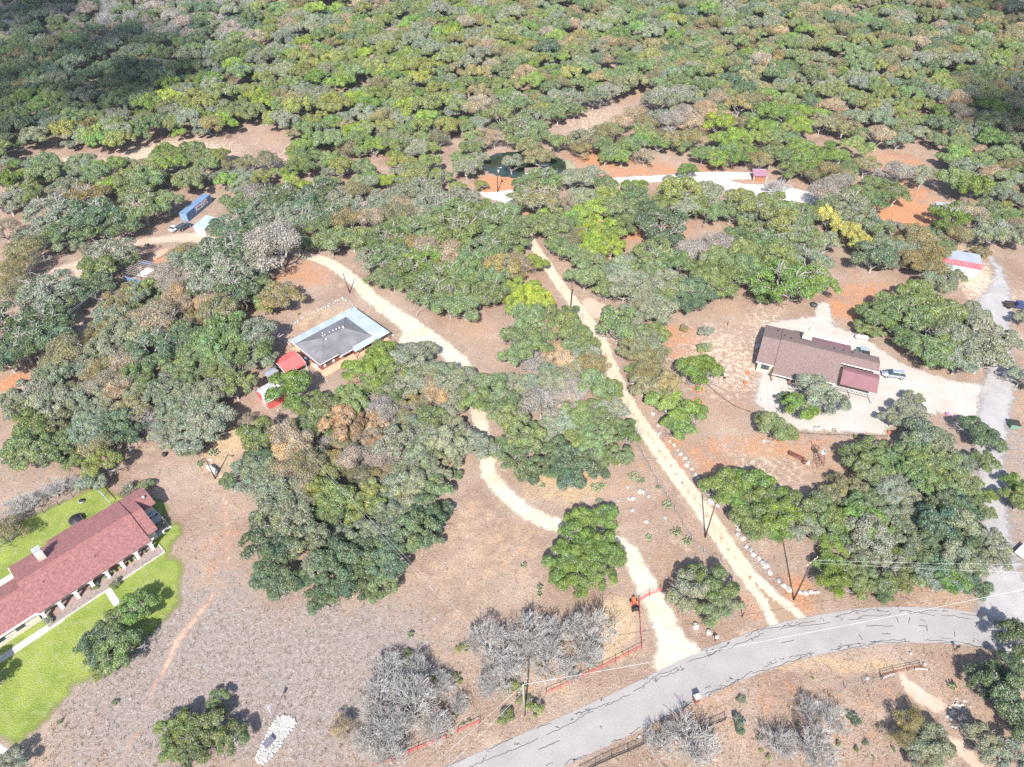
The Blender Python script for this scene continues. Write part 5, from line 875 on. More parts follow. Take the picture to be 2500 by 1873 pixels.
def utv():
    a = P(2103, 866); t = thing("utility_vehicle", "green utility buggy with grey roof behind the brown house", "buggy", (a[0], a[1], 0), R_(160)); gr = paint("buggy_green", (.13,.19,.15))
    MB().box(-1.5, 1.5, -.7, .7, .4, .75).box(.9, 1.5, -.65, .65, .75, .95).build("body", gr, t); MB().slab([(-.9,-.72,1.95),(.75,-.72,1.95),(.75,.72,1.95),(-.9,.72,1.95)], .08).build("roof", mat("buggy_roof", (.36,.42,.48)), t)
    b = MB()
    for x in (-.85, .7):
        for y in (-.66, .66): b.tube([(x, y, .7), (x*.95, y, 1.9)], .035, 4)
    b.build("roll_cage", m_blk, t); MB().box(-.7, -.1, -.6, .6, .75, 1.2).build("seat", m_dark, t); MB().box(-1.55, -.95, -.7, .7, .75, 1.05).build("cargo_bed", m_dark, t)
    for x in (-1.05, 1.05):
        for y in (-.72, .72): MB().tube([(x, y-.12, .32), (x, y+.12, .32)], .32, 12).build("wheel", m_tyre, t)
utv()
def tractor():
    a = P(1549, 1481); t = thing("ride_on_mower", "orange ride-on mower parked beside the red pipe gate", "mower", (a[0], a[1], 0), R_(95))
    MB().prism([(.1,-.34),(1.15,-.26),(1.3,0),(1.15,.26),(.1,.34)], .35, .95).build("hood", m_ored, t); MB().box(-1.0, .1, -.38, .38, .3, .6).build("chassis", m_blk, t); MB().box(-.85, -.35, -.3, .3, .6, .75).box(-.95, -.82, -.3, .3, .7, 1.2).build("seat", m_dark, t)
    MB().tube([(.05, 0, .8), (-.15, 0, 1.2)], .03, 5).tube([(-.15,-.2,1.2),(-.15,.2,1.2)], .03, 5).build("steering_wheel", m_blk, t); MB().box(-.9, .8, -.62, .62, .14, .3).build("mower_deck", m_ored, t)
    for x, r in ((-.7, .42), (.95, .27)):
        for y in (-.5, .5): MB().tube([(x, y-.12, r), (x, y+.12, r)], r, 12).build("wheel", m_tyre, t)
    a = P(2472, 1042); t = thing("dumpster", "green dumpster with dark lid beside the right gravel road", "dumpster", (a[0], a[1], 0), R_(75)); gm = mat("dumpster_green", (.22,.34,.27))
    MB().add([(-.9,-.75,.15),(.7,-.75,.15),(.7,.75,.15),(-.9,.75,.15),(-1.0,-.85,1.35),(1.0,-.85,1.15),(1.0,.85,1.15),(-1.0,.85,1.35)], [(0,3,2,1),(4,5,6,7),(0,1,5,4),(1,2,6,5),(2,3,7,6),(3,0,4,7)]).build("body", gm, t)
    MB().slab([(-1.05,-.88,1.42),(.95,-.88,1.22),(.95,.88,1.22),(-1.05,.88,1.42)], .05).build("lid", m_dark, t)
    for y in (-.9, .86): MB().box(-.3, .3, y, y+.05, .8, 1.0).build("fork_pocket", gm, t)
    a = P(2496, 1350); t = thing("utility_trailer", "small white flat trailer at the right edge beside the gravel road", "trailer", (a[0], a[1], 0), R_(35)); MB().box(-1.6, 1.6, -.8, .8, .5, .62).build("bed", m_white, t); MB().tube([(1.6,0,.5),(2.6,0,.45)], .05, 5).build("tongue", m_galvs, t)
    MB().box(-1.6,1.6,-.85,-.8,.62,.9).box(-1.6,1.6,.8,.85,.62,.9).build("side_rail", m_galvs, t)
    for y in (-.85, .85): MB().tube([(-.2, y-.08, .3), (-.2, y+.08, .3)], .3, 12).build("wheel", m_tyre, t)
    a = G(TE, 1285, 1170); t = thing("garden_cart", "pale blue and white cart tucked beside the ranch house", "cart", (a[0], a[1], .12), R_(47)); MB().box(-.9, .9, -.55, .55, .4, .8).build("tray", m_white, t); MB().box(-.8, .8, -.45, .45, .8, .85).build("cover", mat("pale_blue", (.4,.5,.7)), t)
    for x in (-.6, .6):
        for y in (-.55, .55): MB().tube([(x, y-.05, .22), (x, y+.05, .22)], .22, 10).build("wheel", m_tyre, t)
tractor()

# ------------------------------------------------------------------ poles and wires
def pole(base, top, label, arm=0, armrz=0, tf=False, m=m_pole, light=False, rad=.15):
    b = P(*base); hs = np.arange(4, 16, .1); h = float(min(hs, key=lambda q: abs(Q((b[0], b[1], q))[1]-top[1])))
    tx = b[0]+(top[0]-Q((b[0], b[1], h))[0])*((CAM_H-h)*0+np.linalg.norm(np.array([b[0], b[1], h-CAM_H])))/FPX*.95     # the pole's own lean
    t = thing("utility_pole", label, "pole", b, 0, "poles carrying the power line"); MB().tube([(0,0,0),((tx-b[0])*.5,0,h/2),(tx-b[0],0,h)], [rad, rad*.87, rad*.72], 8).build("shaft", m, t)
    if arm:
        c, s = math.cos(armrz), math.sin(armrz); u = np.array([c, s, 0]); q = np.array([tx-b[0], 0, h-.35]); a = MB().tube([q-u*arm, q+u*arm], .07, 4).build("crossarm", m_ppole, t)
        for k in (-1, -.45, .45, 1): MB().tube([q+u*arm*k*.95, q+u*arm*k*.95+np.array([0, 0, .28])], .06, 6).build("insulator", m_white, a)
    if tf: MB().tube([(tx-b[0]+.35, -.1, h-1.9), (tx-b[0]+.35, -.1, h-1.0)], .28, 10).build("transformer", m_galvs, t)
    if light: MB().tube([(tx-b[0], 0, h-.3), (tx-b[0]+1.0, -.3, h-.1)], .05, 5).build("lamp_arm", m_galvs, t); MB().blob((tx-b[0]+1.1, -.3, h-.15), (.3, .2, .15), 4, .05).build("lamp_head", m_white, t)
    return (tx, b[1], h)
pA = pole((1721.5,1311.7), (1745.5,1234.3), "tall dark pole with guy beside the dirt lane")
pB = pole((1937.6,1464), (1984.6,1367.6), "dark corner pole with crossarm beside the boulder curve", 1.3, R_(35))
pC = pole((525.8,1168.6), (500.6,1117.9), "leaning brown pole beside the white propane tank", light=True)
pD = pole((854,716), (837.3,667), "slim pole beside the driveway above the hip-roofed house")
pE = pole((1393.5,750), (1396.7,691), "bare dark pole at the kink of the dirt lane")
pF = pole((1215,470), (1214,407), "pole with lamp and meter box on red clay by the far gate", light=True, tf=True)
pG = pole((702,1093), (677,1026), "dark pole in the shade left of the rusty oaks")
pH = pole((263.6,741), (243,702), "pole with crossarm left of the frame shed", 1.1, R_(60))
pI = pole((440,782), (429,741), "pole with grey transformer among the left oaks", 1.1, R_(60), True)
pJ = pole((350,698), (336,655), "thick dark pole rising through the frame shed")
pL = pole((362,700), (351,670), "shorter pole right of the frame shed")
pK = pole((1281,1745), (1277,1672), "weathered pole with crossarm at the pale dead trees", 1.2, R_(60), m=m_ppole)
def wire(a, b, label, sag=1.0, r=.028, off=(0, 0)):
    a = np.array(a)+np.array([off[0], off[1], 0]); b = np.array(b)+np.array([off[0], off[1], 0]); n = 14
    tag(MB().tube([a+(b-a)*k/n-np.array([0, 0, 4*sag*(k/n)*(1-k/n)]) for k in range(n+1)], r, 4).build("power_line", m_wire), label, "cable", "overhead power lines")
eR = P(2700, 1395, 8.5); eR2 = P(2720, 1376, 8.5); eL = P(900, 2000, 8); eL2 = P(930, 2010, 8)
wire(pK, P(2760, 1383, 9), "bright cable crossing the asphalt road from the weathered pole", 1.2, .032)
wire(pK, eL, "cable running down left past the red fence from the weathered pole", .5, .022); wire(pK, eL2, "second cable running down left past the red fence", .7, .02, (.5, -.4))
wire(pB, P(2700, 1380, 9.5), "upper cable running right from the boulder corner pole", .3, .015); wire(pB, P(2700, 1398, 9.5), "lower cable running right from the boulder corner pole", .3, .015, (.3, -.5))
wire(pG, pK, "upper cable across the middle oaks to the weathered pole", 1.2, .015); wire(pG, pK, "lower cable across the middle oaks to the weathered pole", 1.6, .015, (.6, .3))
wire(pI, pJ, "upper cable between transformer pole and frame shed pole", .3, .016); wire(pI, pJ, "lower cable between transformer pole and frame shed pole", .6, .016, (.5, 0)); wire(pI, pG, "upper cable over the left oaks", 1.0, .016); wire(pI, pG, "lower cable over the left oaks", 1.4, .016, (.5, 0))
wire(pH, P(-120, 960, 7), "upper cable crossing the dark oaks at the left edge", .8, .016); wire(pH, P(-120, 985, 7), "lower cable crossing the dark oaks at the left edge", .8, .016)
wire(pA, tuple(P(1755, 1345)[:2])+(.0,), "guy wire anchoring the pole beside the dirt lane", 0, .02)

# ------------------------------------------------------------------ fences and gates
def fence(name, pts, label, h, post_m, gap=2.4, rails=(), rail_m=None, pr=.06, rr=.03, wires=0, panel=None, cat="fence"):
    W_ = [P(*q) for q in pts]; L = [np.array(w) for w in W_]; t = thing(name, label, cat, W_[0]); o = L[0]; seg = [np.linalg.norm(L[i+1]-L[i]) for i in range(len(L)-1)]; tot = sum(seg)
    def at(s):
        for i, g in enumerate(seg):
            if s <= g or i == len(seg)-1: return L[i]+(L[i+1]-L[i])*min(1, s/g)
            s -= g
    n = max(1, round(tot/gap)); pp = [at(tot*k/n)-o for k in range(n+1)]
    for p in pp[:100]: MB().tube([p, p+np.array([0, 0, h])], pr, 6).build("post", post_m, t)
    for z in rails:
        b = MB()
        for i in range(n): b.tube([pp[i]+np.array([0, 0, z]), pp[i+1]+np.array([0, 0, z])], rr, 4)
        b.build("rail", rail_m or post_m, t)
    if wires:
        b = MB()
        for k in range(wires):
            z = h*(.12+.83*k/max(1, wires-1))
            for i in range(n): b.tube([pp[i]+np.array([0, 0, z]), pp[i+1]+np.array([0, 0, z])], .010, 3, False)
        b.build("wire_mesh", m_net, t)
    if panel:
        b = MB(); 
        for i in range(n):
            d = pp[i+1]-pp[i]; k = max(2, int(np.linalg.norm(d)/panel))
            for j in range(1, k): q = pp[i]+d*j/k; b.tube([q+np.array([0, 0, .15]), q+np.array([0, 0, h-.1])], .018, 3, False)
        b.build("picket_infill", post_m, t)
    return t
z_ = lambda t, s: [tp(t, *map(float, q.split(','))) for q in s.split()]
fence("pipe_fence", z_(TJ, "1000,1657 1200,1590 1380,1510 1620,1415"), "low red pipe fence in front of the bottom dead trees", 1.1, m_red, 2.4, (.55, 1.05), rr=.055)
fence("pipe_fence", z_(TJ, "1715,1370 1900,1285"), "short straight red pipe fence stretch right of the fallen gap", 1.1, m_red, 2.4, (.5, 1.05), rr=.055)
fence("pipe_fence", z_(TK, "320,1045 450,990")+z_(TK, "640,895 830,805 1125,655"), "red pipe fence along the verge under the right dead trees", 1.1, m_red, 2.4, (.5, 1.05), rr=.045)
fence("pipe_fence", z_(TK, "1125,655 1115,540 1108,420 1102,270"), "red pipe fence running up from the verge to the gate", 1.1, m_red, 2.4, (1.05,), rr=.045)
fence("pipe_gate", z_(TK, "1102,270 1185,220 1290,180"), "red pipe gate across the driveway", 1.35, m_red, 2.2, (.35, .7, 1.0, 1.3), rr=.04, cat="gate")
fence("panel_fence", z_(TK, "600,1720 730,1650 855,1590 978,1545 1100,1480 1240,1425 1370,1385 1540,1370 1710,1310 1830,1260"), "black iron panel fence along the lower verge", 1.25, m_blk, 2.6, (.12, 1.15), rr=.05, panel=.17)
fence("brown_pipe_gate", z_(TL, "1005,895 1070,880 1170,850 1270,835 1340,820"), "rust-brown pipe gate at the lower right clearing", 1.2, m_rust, 2.0, (.4, .8, 1.15), rr=.04, cat="gate")
fence("brace_rail", z_(TL, "1020,915 1105,880"), "white slanting brace rail left of the brown pipe gate", .55, m_white, 2.5, (.5,), rr=.06, cat="rail"); fence("brace_rail", z_(TL, "1290,838 1385,845"), "white brace rail right of the brown pipe gate", .55, m_white, 2.5, (.5,), rr=.06, cat="rail")
fence("wire_fence", z_(TL, "560,1060 700,990 850,960 1005,920"), "sagging wire fence left of the brown pipe gate", 1.1, m_pole, 2.8, wires=5)
fence("wire_fence", z_(TG, "1090,590 1160,720 1260,900 1360,1050 1480,1260 1600,1460 1800,1560"), "thin wire fence on the left side of the dirt lane", 1.2, m_galvs, 3.2, wires=6, pr=.045)
fence("iron_gate", [(1228,521),(1245,522),(1262,522)], "black iron gate at the far end of the dirt lane", 1.5, m_blk, 2.2, (.2, 1.4), rr=.05, panel=.25, cat="gate")
fence("garden_fence", z_(TE, "-400,1560 -200,1420 0,1290 130,1220 290,1190 420,1130 560,1050 700,960 850,880"), "dark wire fence behind the ranch house lawn", 1.5, m_blk, 2.6, (1.45,), rr=.03, wires=7)
fence("blue_rail", z_(TE, "815,935 870,1010 940,1085"), "thick blue-grey rail from the wire fence to the ranch roof", 1.5, m_galvs, 2.6, (1.5,), mat("blue_grey_rail", (.35,.43,.50)), rr=.10, cat="rail")
fence("garden_fence", z_(TF, "210,310 300,260 390,230"), "white-posted pen fence below the red barn", 1.3, m_white, 1.8, (.5, 1.25), m_ppole, rr=.035); fence("garden_fence", z_(TF, "200,310 250,420 290,520"), "rusty pen fence left of the net enclosure", 1.3, m_ppole, 1.8, (.5, 1.25), wires=4)
fence("track_fence", z_(TA, "1165,615 1260,560 1355,497"), "low dark rail fence between the two left tracks", .8, m_rust, 2.4, (.35, .7), rr=.05); fence("track_gate", z_(TA, "1330,600 1380,575 1390,570"), "grey pipe gate beside the frame shed", 1.2, m_ppole, 1.5, (.4, .8, 1.15), rr=.035, cat="gate")
fence("railing", [(1858,981),(1893,995),(1905,1012),(1886,1019),(1864,1003)], "white railing round a green bed by the gravel yard", 1.0, m_white, 1.6, (.3, .6, .95), rr=.03)
fence("timber_edge", [(1728,941),(1760,970),(1800,996),(1855,1014),(1900,1040),(1932,1056),(2000,1061),(2080,1064),(2166,1066)], "low dark timber edging along the gravel yard", .22, m_dark, 2.6, (.14,), m_dark, pr=.07, rr=.08, cat="edging")
fence("timber_edge", [(1632,881),(1662,896)], "short dark sleeper left of the round green tree", .22, m_dark, 2.6, (.14,), m_dark, pr=.07, rr=.08, cat="edging")
tag(MB().tube([P(*q, .03) for q in [(1741,905),(1752,887),(1768,876),(1790,868),(1803,862),(1816,860)]], .03, 4).build("garden_hose", m_dark), "dark hose curving over the dirt left of the brown house", "hose")

# ------------------------------------------------------------------ boulders, walls, stones
def rocks():
    seq = [(TG,"1045,50,28 1065,85,24 1080,110,22 1110,140,26 1135,165,24 1155,225,26 1225,315,26 1265,415,26 1280,480,34 1365,550,20 1400,580,26 1430,620,22 1455,655,24 1490,690,24 1515,725,22 1505,750,28 1550,780,22 1585,825,26 1600,855,20 1615,890,22 1650,950,28 1690,990,28 1715,1050,38 1770,1090,28 1935,1255,26 1940,1290,26 1935,1330,28 1985,1365,34 2010,1435,24 2045,1465,28 2070,1500,26 2115,1530,26 2150,1570,28 2170,1600,40"),
           (TL,"70,25,26 140,90,26 185,130,28 230,165,34 325,190,26 370,195,24 410,185,26 470,185,22 445,190,18 1370,790,18 1255,700,16 885,910,16"), (TK,"1580,470,34 1695,525,30 1110,1400,16 1180,1390,16"), (TG,"860,1110,46 1050,1030,26 1110,970,30 1140,975,22 1185,1010,20 1020,1030,18 1325,1190,22 1165,1225,20 1045,1130,18 930,1045,16 1010,935,20"),
           (TH,"20,545,22 55,540,18 25,1590,34 65,1650,26"), (TF,"235,405,22 310,380,14")]
    k = 0
    for t, s in seq:
        for q in s.split():
            X, Y, r = map(float, q.split(',')); g = G(t, X, Y); rr = max(.22, r*.2897/15.5); k += 1; b = MB().blob((0, 0, rr*.28), (rr*random.uniform(.9, 1.25), rr*random.uniform(.7, 1), rr*.6), k, .22, sub=2)
            near = "lining the dirt lane" if t is TG and X > 1000 and k < 34 else "on the boulder curve by the road" if t is TL and X < 500 else "in the dry meadow" if t is TG else "on bare ground"
            o = b.build("boulder", m_rock if k % 3 else m_grey, None, (g[0], g[1], 0), random.uniform(0, 3)); o['label'] = f"pale limestone boulder {near}, {'nearest' if k == 1 else ordw(k)} counted from the far end"; o['category'] = "boulder"; o['group'] = "boulders"
def ordw(k):
    T = ["", "", "twenty", "thirty", "forty", "fifty", "sixty", "seventy"]; u = "first second third fourth fifth sixth seventh eighth ninth tenth eleventh twelfth thirteenth fourteenth fifteenth sixteenth seventeenth eighteenth nineteenth".split()
    return u[k-1] if k < 20 else (T[k//10][:-1]+"ieth" if k % 10 == 0 else T[k//10]+"-"+u[k % 10-1])
rocks()
def rubble(name, pts, label, w=.5, step=.32, m=m_grey, cat="stone edging"):
    W_ = smooth([P(*q) for q in pts], 5); b = MB(); rg = random.Random(len(pts)*7+int(pts[0][0])); s = 0
    for i in range(len(W_)-1):
        a, e = np.array(W_[i]), np.array(W_[i+1]); L = np.linalg.norm(e-a); n = max(1, int(L/step))
        for k in range(n):
            q = a+(e-a)*k/n+np.array([rg.uniform(-w, w)*.5, rg.uniform(-w, w)*.5]); r = rg.uniform(.12, .30); s += 1; b.blob((q[0], q[1], r*.3), (r*1.2, r, r*.7), s, .25)
    tag(b.build(name, m), label, cat)
rubble("stone_edging", z_(TB, "190,1215 330,1150 440,1070 560,1020 690,950 750,930 800,960 850,1000"), "long low rubble wall behind the hip-roofed house", .8); rubble("stone_edging", z_(TB, "185,1225 230,1270 300,1320"), "short rubble wall left of the hip-roofed house", .5)
rubble("stone_edging", z_(TB, "440,1510 500,1560 560,1590 640,1630"), "stone row below the hip-roofed house front yard", .4); rubble("stone_edging", z_(TB, "1100,1255 1150,1240 1190,1230"), "stones at the right corner of the hip-roofed house", .5, m=m_rock); rubble("stone_edging", z_(TB, "515,1580 570,1555 625,1535"), "reddish brick edging in front of the hip-roofed house", .25, .25, m_terra)
rubble("limestone_outcrop", z_(TL, "1600,1190 1650,1160 1700,1120")+z_(TL, "1720,1150 1680,1200 1620,1250 1650,1290"), "pale limestone outcrop in the lower right clearing", 2.2, .18, m_rock, "outcrop")
def rockbed():
    pl = [P(*q)[:2] for q in [(626,1851),(640,1820),(649,1804),(660,1780),(672,1761),(680,1752),(692,1749),(706,1750),(718,1758),(722,1765),(718,1775),(705,1790),(692,1806),(684,1822),(672,1836),(658,1852),(643,1865),(632,1862)]]
    t = thing("stone_bed", "oval bed of white stones in the grey stubble field", "stone bed", (pl[0][0], pl[0][1], 0)); o = np.array(pl[0]); rel = [tuple(np.array(p)-o) for p in pl]
    MB().prism(rel[::-1], 0, .06).build("bed_base", mat("bed_fines", (.62,.61,.61), .2, 5, fine=.4), t); b = MB(); rg = random.Random(4); xs = [p[0] for p in rel]; ys = [p[1] for p in rel]; k = 0
    while k < 420:
        x, y = rg.uniform(min(xs), max(xs)), rg.uniform(min(ys), max(ys))
        if inside((x, y), rel): r = rg.uniform(.07, .17); b.blob((x, y, .07), (r, r, r*.7), k, .3); k += 1
    x = b.build("white_stones", m_rock, t); x['kind'] = 'stuff'; c = MB(); n = len(rel); j = 0
    for i in range(n):
        a, e = np.array(rel[i]), np.array(rel[(i+1) % n]); q = max(1, int(np.linalg.norm(e-a)/.38))
        for s in range(q): p = a+(e-a)*s/q; r = rg.uniform(.15, .26); c.blob((p[0], p[1], .1), (r, r, r), j+500, .3); j += 1
    c.build("stone_rim", m_wslab, t)
    a = P(658, 1815); t = thing("fire_pit_table", "square dark metal table standing on the white stone bed", "table", (a[0], a[1], .06), R_(50)); MB().box(-.75, .75, -.5, .5, .5, .58).box(-.45, .45, -.28, .28, .58, .62).build("table_top", mat("table_metal", (.20,.20,.25)), t); MB().box(-.55, .55, -.3, .3, .0, .5).build("pedestal", m_dark, t)
    a = P(668, 1753); t = thing("flagpole", "thin white flagpole standing beside the stone bed", "flagpole", (a[0], a[1], 0)); MB().tube([(0,0,0),(0,0,4.6)], [.05,.03], 6).build("shaft", m_white, t); MB().blob((0,0,4.65), (.08,.08,.08), 1, .02).build("finial", m_galvs, t)
    MB().slab([(.04,0,4.5),(.5,.05,4.3),(.45,.1,3.4),(.04,0,3.5)], .02).build("flag", mat("flag_cloth", (.35,.38,.6)), t)
rockbed()

# ------------------------------------------------------------------ yard things
def tank(a, rz, label, m=m_white, L=2.6, r=.5, double=False):
    t = thing("propane_tank", label, "tank", (a[0], a[1], 0), rz); n = 8; pts = []; rs = []
    for k in range(n+1): q = k/n; pts.append((-L/2+L*q, 0, r+.25)); rs.append(r*math.sqrt(max(.02, 1-max(0, abs(q-.5)*2-.6)**2/.16)))
    MB().tube(pts, rs, 14).build("vessel", m, t); MB().tube([(0,0,2*r+.2),(0,0,2*r+.42)], .16, 8).build("valve_dome", m, t)
    for x in (-L*.3, L*.3): MB().box(x-.08, x+.08, -.35, .35, 0, .35).build("foot", m_galvs, t)
tank(G(TE, 1797, 800), R_(-38), "white propane tank lying beside the leaning pole", r=.55, L=3.0); tank(P(2102, 829), R_(-12), "white propane tank under oaks behind the brown house", L=3.2, r=.5)
def windmill():
    a = P(1998, 1134); t = thing("windmill", "small rusty garden windmill with silver fan in the clay yard", "windmill", (a[0], a[1], 0), R_(12)); b = MB(); H = 4.3
    for sx in (-1, 1):
        for sy in (-1, 1): b.tube([(sx*.75, sy*.75, 0), (sx*.12, sy*.12, H)], .05, 4)
    for k in range(5):
        z0, z1 = k*H/5, (k+1)*H/5; w0, w1 = .75-.63*z0/H, .75-.63*z1/H
        for sx, sy, tx, ty in ((-1,-1,1,-1),(1,-1,1,1),(1,1,-1,1),(-1,1,-1,-1)): b.tube([(sx*w0, sy*w0, z0), (tx*w1, ty*w1, z1)], .03, 4); b.tube([(sx*w1, sy*w1, z1), (tx*w1, ty*w1, z1)], .03, 4)
    b.build("tower", m_rust, t); MB().box(-.45, .45, -.45, .45, H-.9, H-.82).build("platform", m_galvs, t); f = MB().tube([(0, -.35, H+.1), (0, -.1, H+.1)], .1, 8).build("hub", m_galvs, t); w = MB()
    for k in range(14): q = 2*PI*k/14; c, s = math.cos(q), math.sin(q); w.add([(c*.25, -.3, H+.1+s*.25), (c*1.0-s*.16, -.36, H+.1+s*1.0+c*.16), (c*1.0+s*.16, -.24, H+.1+s*1.0-c*.16)], [(0, 1, 2)])
    w.build("fan_blades", m_galvs, t); MB().tube([(0,0,H+.1),(0,.9,H+.1)], .03, 4).add([(0,.9,H-.2),(0,1.5,H-.3),(0,1.5,H+.5),(0,.9,H+.4)], [(0,1,2,3)]).build("tail_vane", m_galvs, t)
    a = P(1943, 1117); t = thing("horse_rake", "rust-red antique farm roller lying left of the windmill", "farm implement", (a[0], a[1], 0), R_(-38))
    MB().tube([(-1.3,-.25,.45),(1.3,-.25,.45)], .22, 10).build("roller", m_rust, t); MB().box(-1.4, 1.4, .1, .25, .5, .62).box(-1.4, 1.4, .4, .5, .5, .62).box(-1.4,-1.28,-.3,.5,.45,.6).box(1.28,1.4,-.3,.5,.45,.6).build("frame", m_rust, t); MB().tube([(1.3,.1,.5),(2.7,.2,.2)], .04, 4).build("drawbar", m_rust, t)
    for x in (-1.45, 1.45): MB().tube([(x-.05, 0, .45), (x+.05, 0, .45)], .45, 12).build("wheel", m_rust, t)
    a = P(1967, 1131); t = thing("plough", "small rusty plough between roller and windmill", "farm implement", (a[0], a[1], 0), R_(-20)); MB().tube([(-.9,0,.3),(0,0,.55),(1.0,0,.35)], .06, 5).build("beam", m_rust, t); MB().tube([(0,.1,.5),(.1,.4,1.1)], .04, 4).tube([(0,-.1,.5),(.1,-.4,1.1)], .04, 4).build("handle", m_rust, t)
    for y in (-.35, .35): MB().tube([(-.4, y-.04, .35), (-.4, y+.04, .35)], .35, 12).build("wheel", m_rust, t)
    MB().add([(.2,-.3,0),(.8,-.1,.05),(.6,.3,.5),(.1,.1,.45)], [(0,1,2,3)]).build("mouldboard", m_galvs, t)
windmill()
def planter(px, py, label, r=.95, plant=True, h=.35):
    a = P(px, py); t = thing("scalloped_planter", label, "planter", (a[0], a[1], 0), 0, "orange scalloped ring planters"); b = MB(); n = 18
    for k in range(n): q = 2*PI*k/n; b.tube([(r*math.cos(q), r*math.sin(q), 0), (r*1.12*math.cos(q), r*1.12*math.sin(q), h)], .12, 5)
    b.build("ring", m_terra, t); MB().tube([(0,0,0),(0,0,h*.7)], r*.95, 18).build("soil", mat("potting_soil", (.25,.17,.12)), t)
    if plant:
        g = np.random.default_rng(int(px)); c = MB()
        for k in range(60): q = g.uniform(0, 6.28); d = g.uniform(.1, .6); x, y = d*math.cos(q), d*math.sin(q); c.add([(x-.12, y, h*.7), (x+.12, y, h*.7), (x+g.uniform(-.3, .3), y+g.uniform(-.3, .3), h+g.uniform(.3, .8))], [(0, 1, 2)])
        c.build("plant", mat("succulent_green", (.30,.42,.10), .3), t)
planter(1705, 952, "orange scalloped ring planter under the round green tree", 1.0); planter(1704, 983, "orange scalloped ring planter with low plants, lowest of three", .95); planter(1716, 882, "orange scalloped ring planter with bright yucca, topmost of three", .85)
def ornament(px, py, label, m, name="garden_ornament", r=.38, cat="ornament"):
    a = P(px, py); t = thing(name, label, cat, (a[0], a[1], 0)); MB().blob((0,0,r*.75), (r, r, r*.75), int(px), .05, sub=2).build("body", m, t); MB().tube([(0,0,r*1.4),(.05,0,r*1.9)], .06, 5).build("stem", m_dark, t)
ornament(1825, 914, "upper orange pumpkin ornament left of the brown house", m_ored, "pumpkin_ornament", .5); ornament(1820, 937, "lower orange pumpkin ornament left of the brown house", m_ored, "pumpkin_ornament", .5); ornament(1816, 953, "small yellow duck-like ornament below the pumpkins", mat("yellow_orn", (.8,.5,.2)), r=.28); ornament(1822, 926, "white ornament between the two orange pumpkins", m_white, r=.35)
ornament(2170, 1058, "orange pumpkin ornament at the gravel yard's lower edge", m_ored, "pumpkin_ornament", .4); ornament(1891, 1078, "orange flat ornament under the small clay-yard oak", m_ored, r=.4); ornament(2312, 1013, "pink toy beside the gravel yard's right tip", mat("pink", (.7,.2,.55)), "toy", .4, "toy"); ornament(1999, 1045, "left grey stone ball on the gravel yard edge", m_grey, "stone_ball", .3, "ornament"); ornament(1990, 1045, "far left grey stone ball on the gravel yard edge", m_grey, "stone_ball", .3, "ornament")
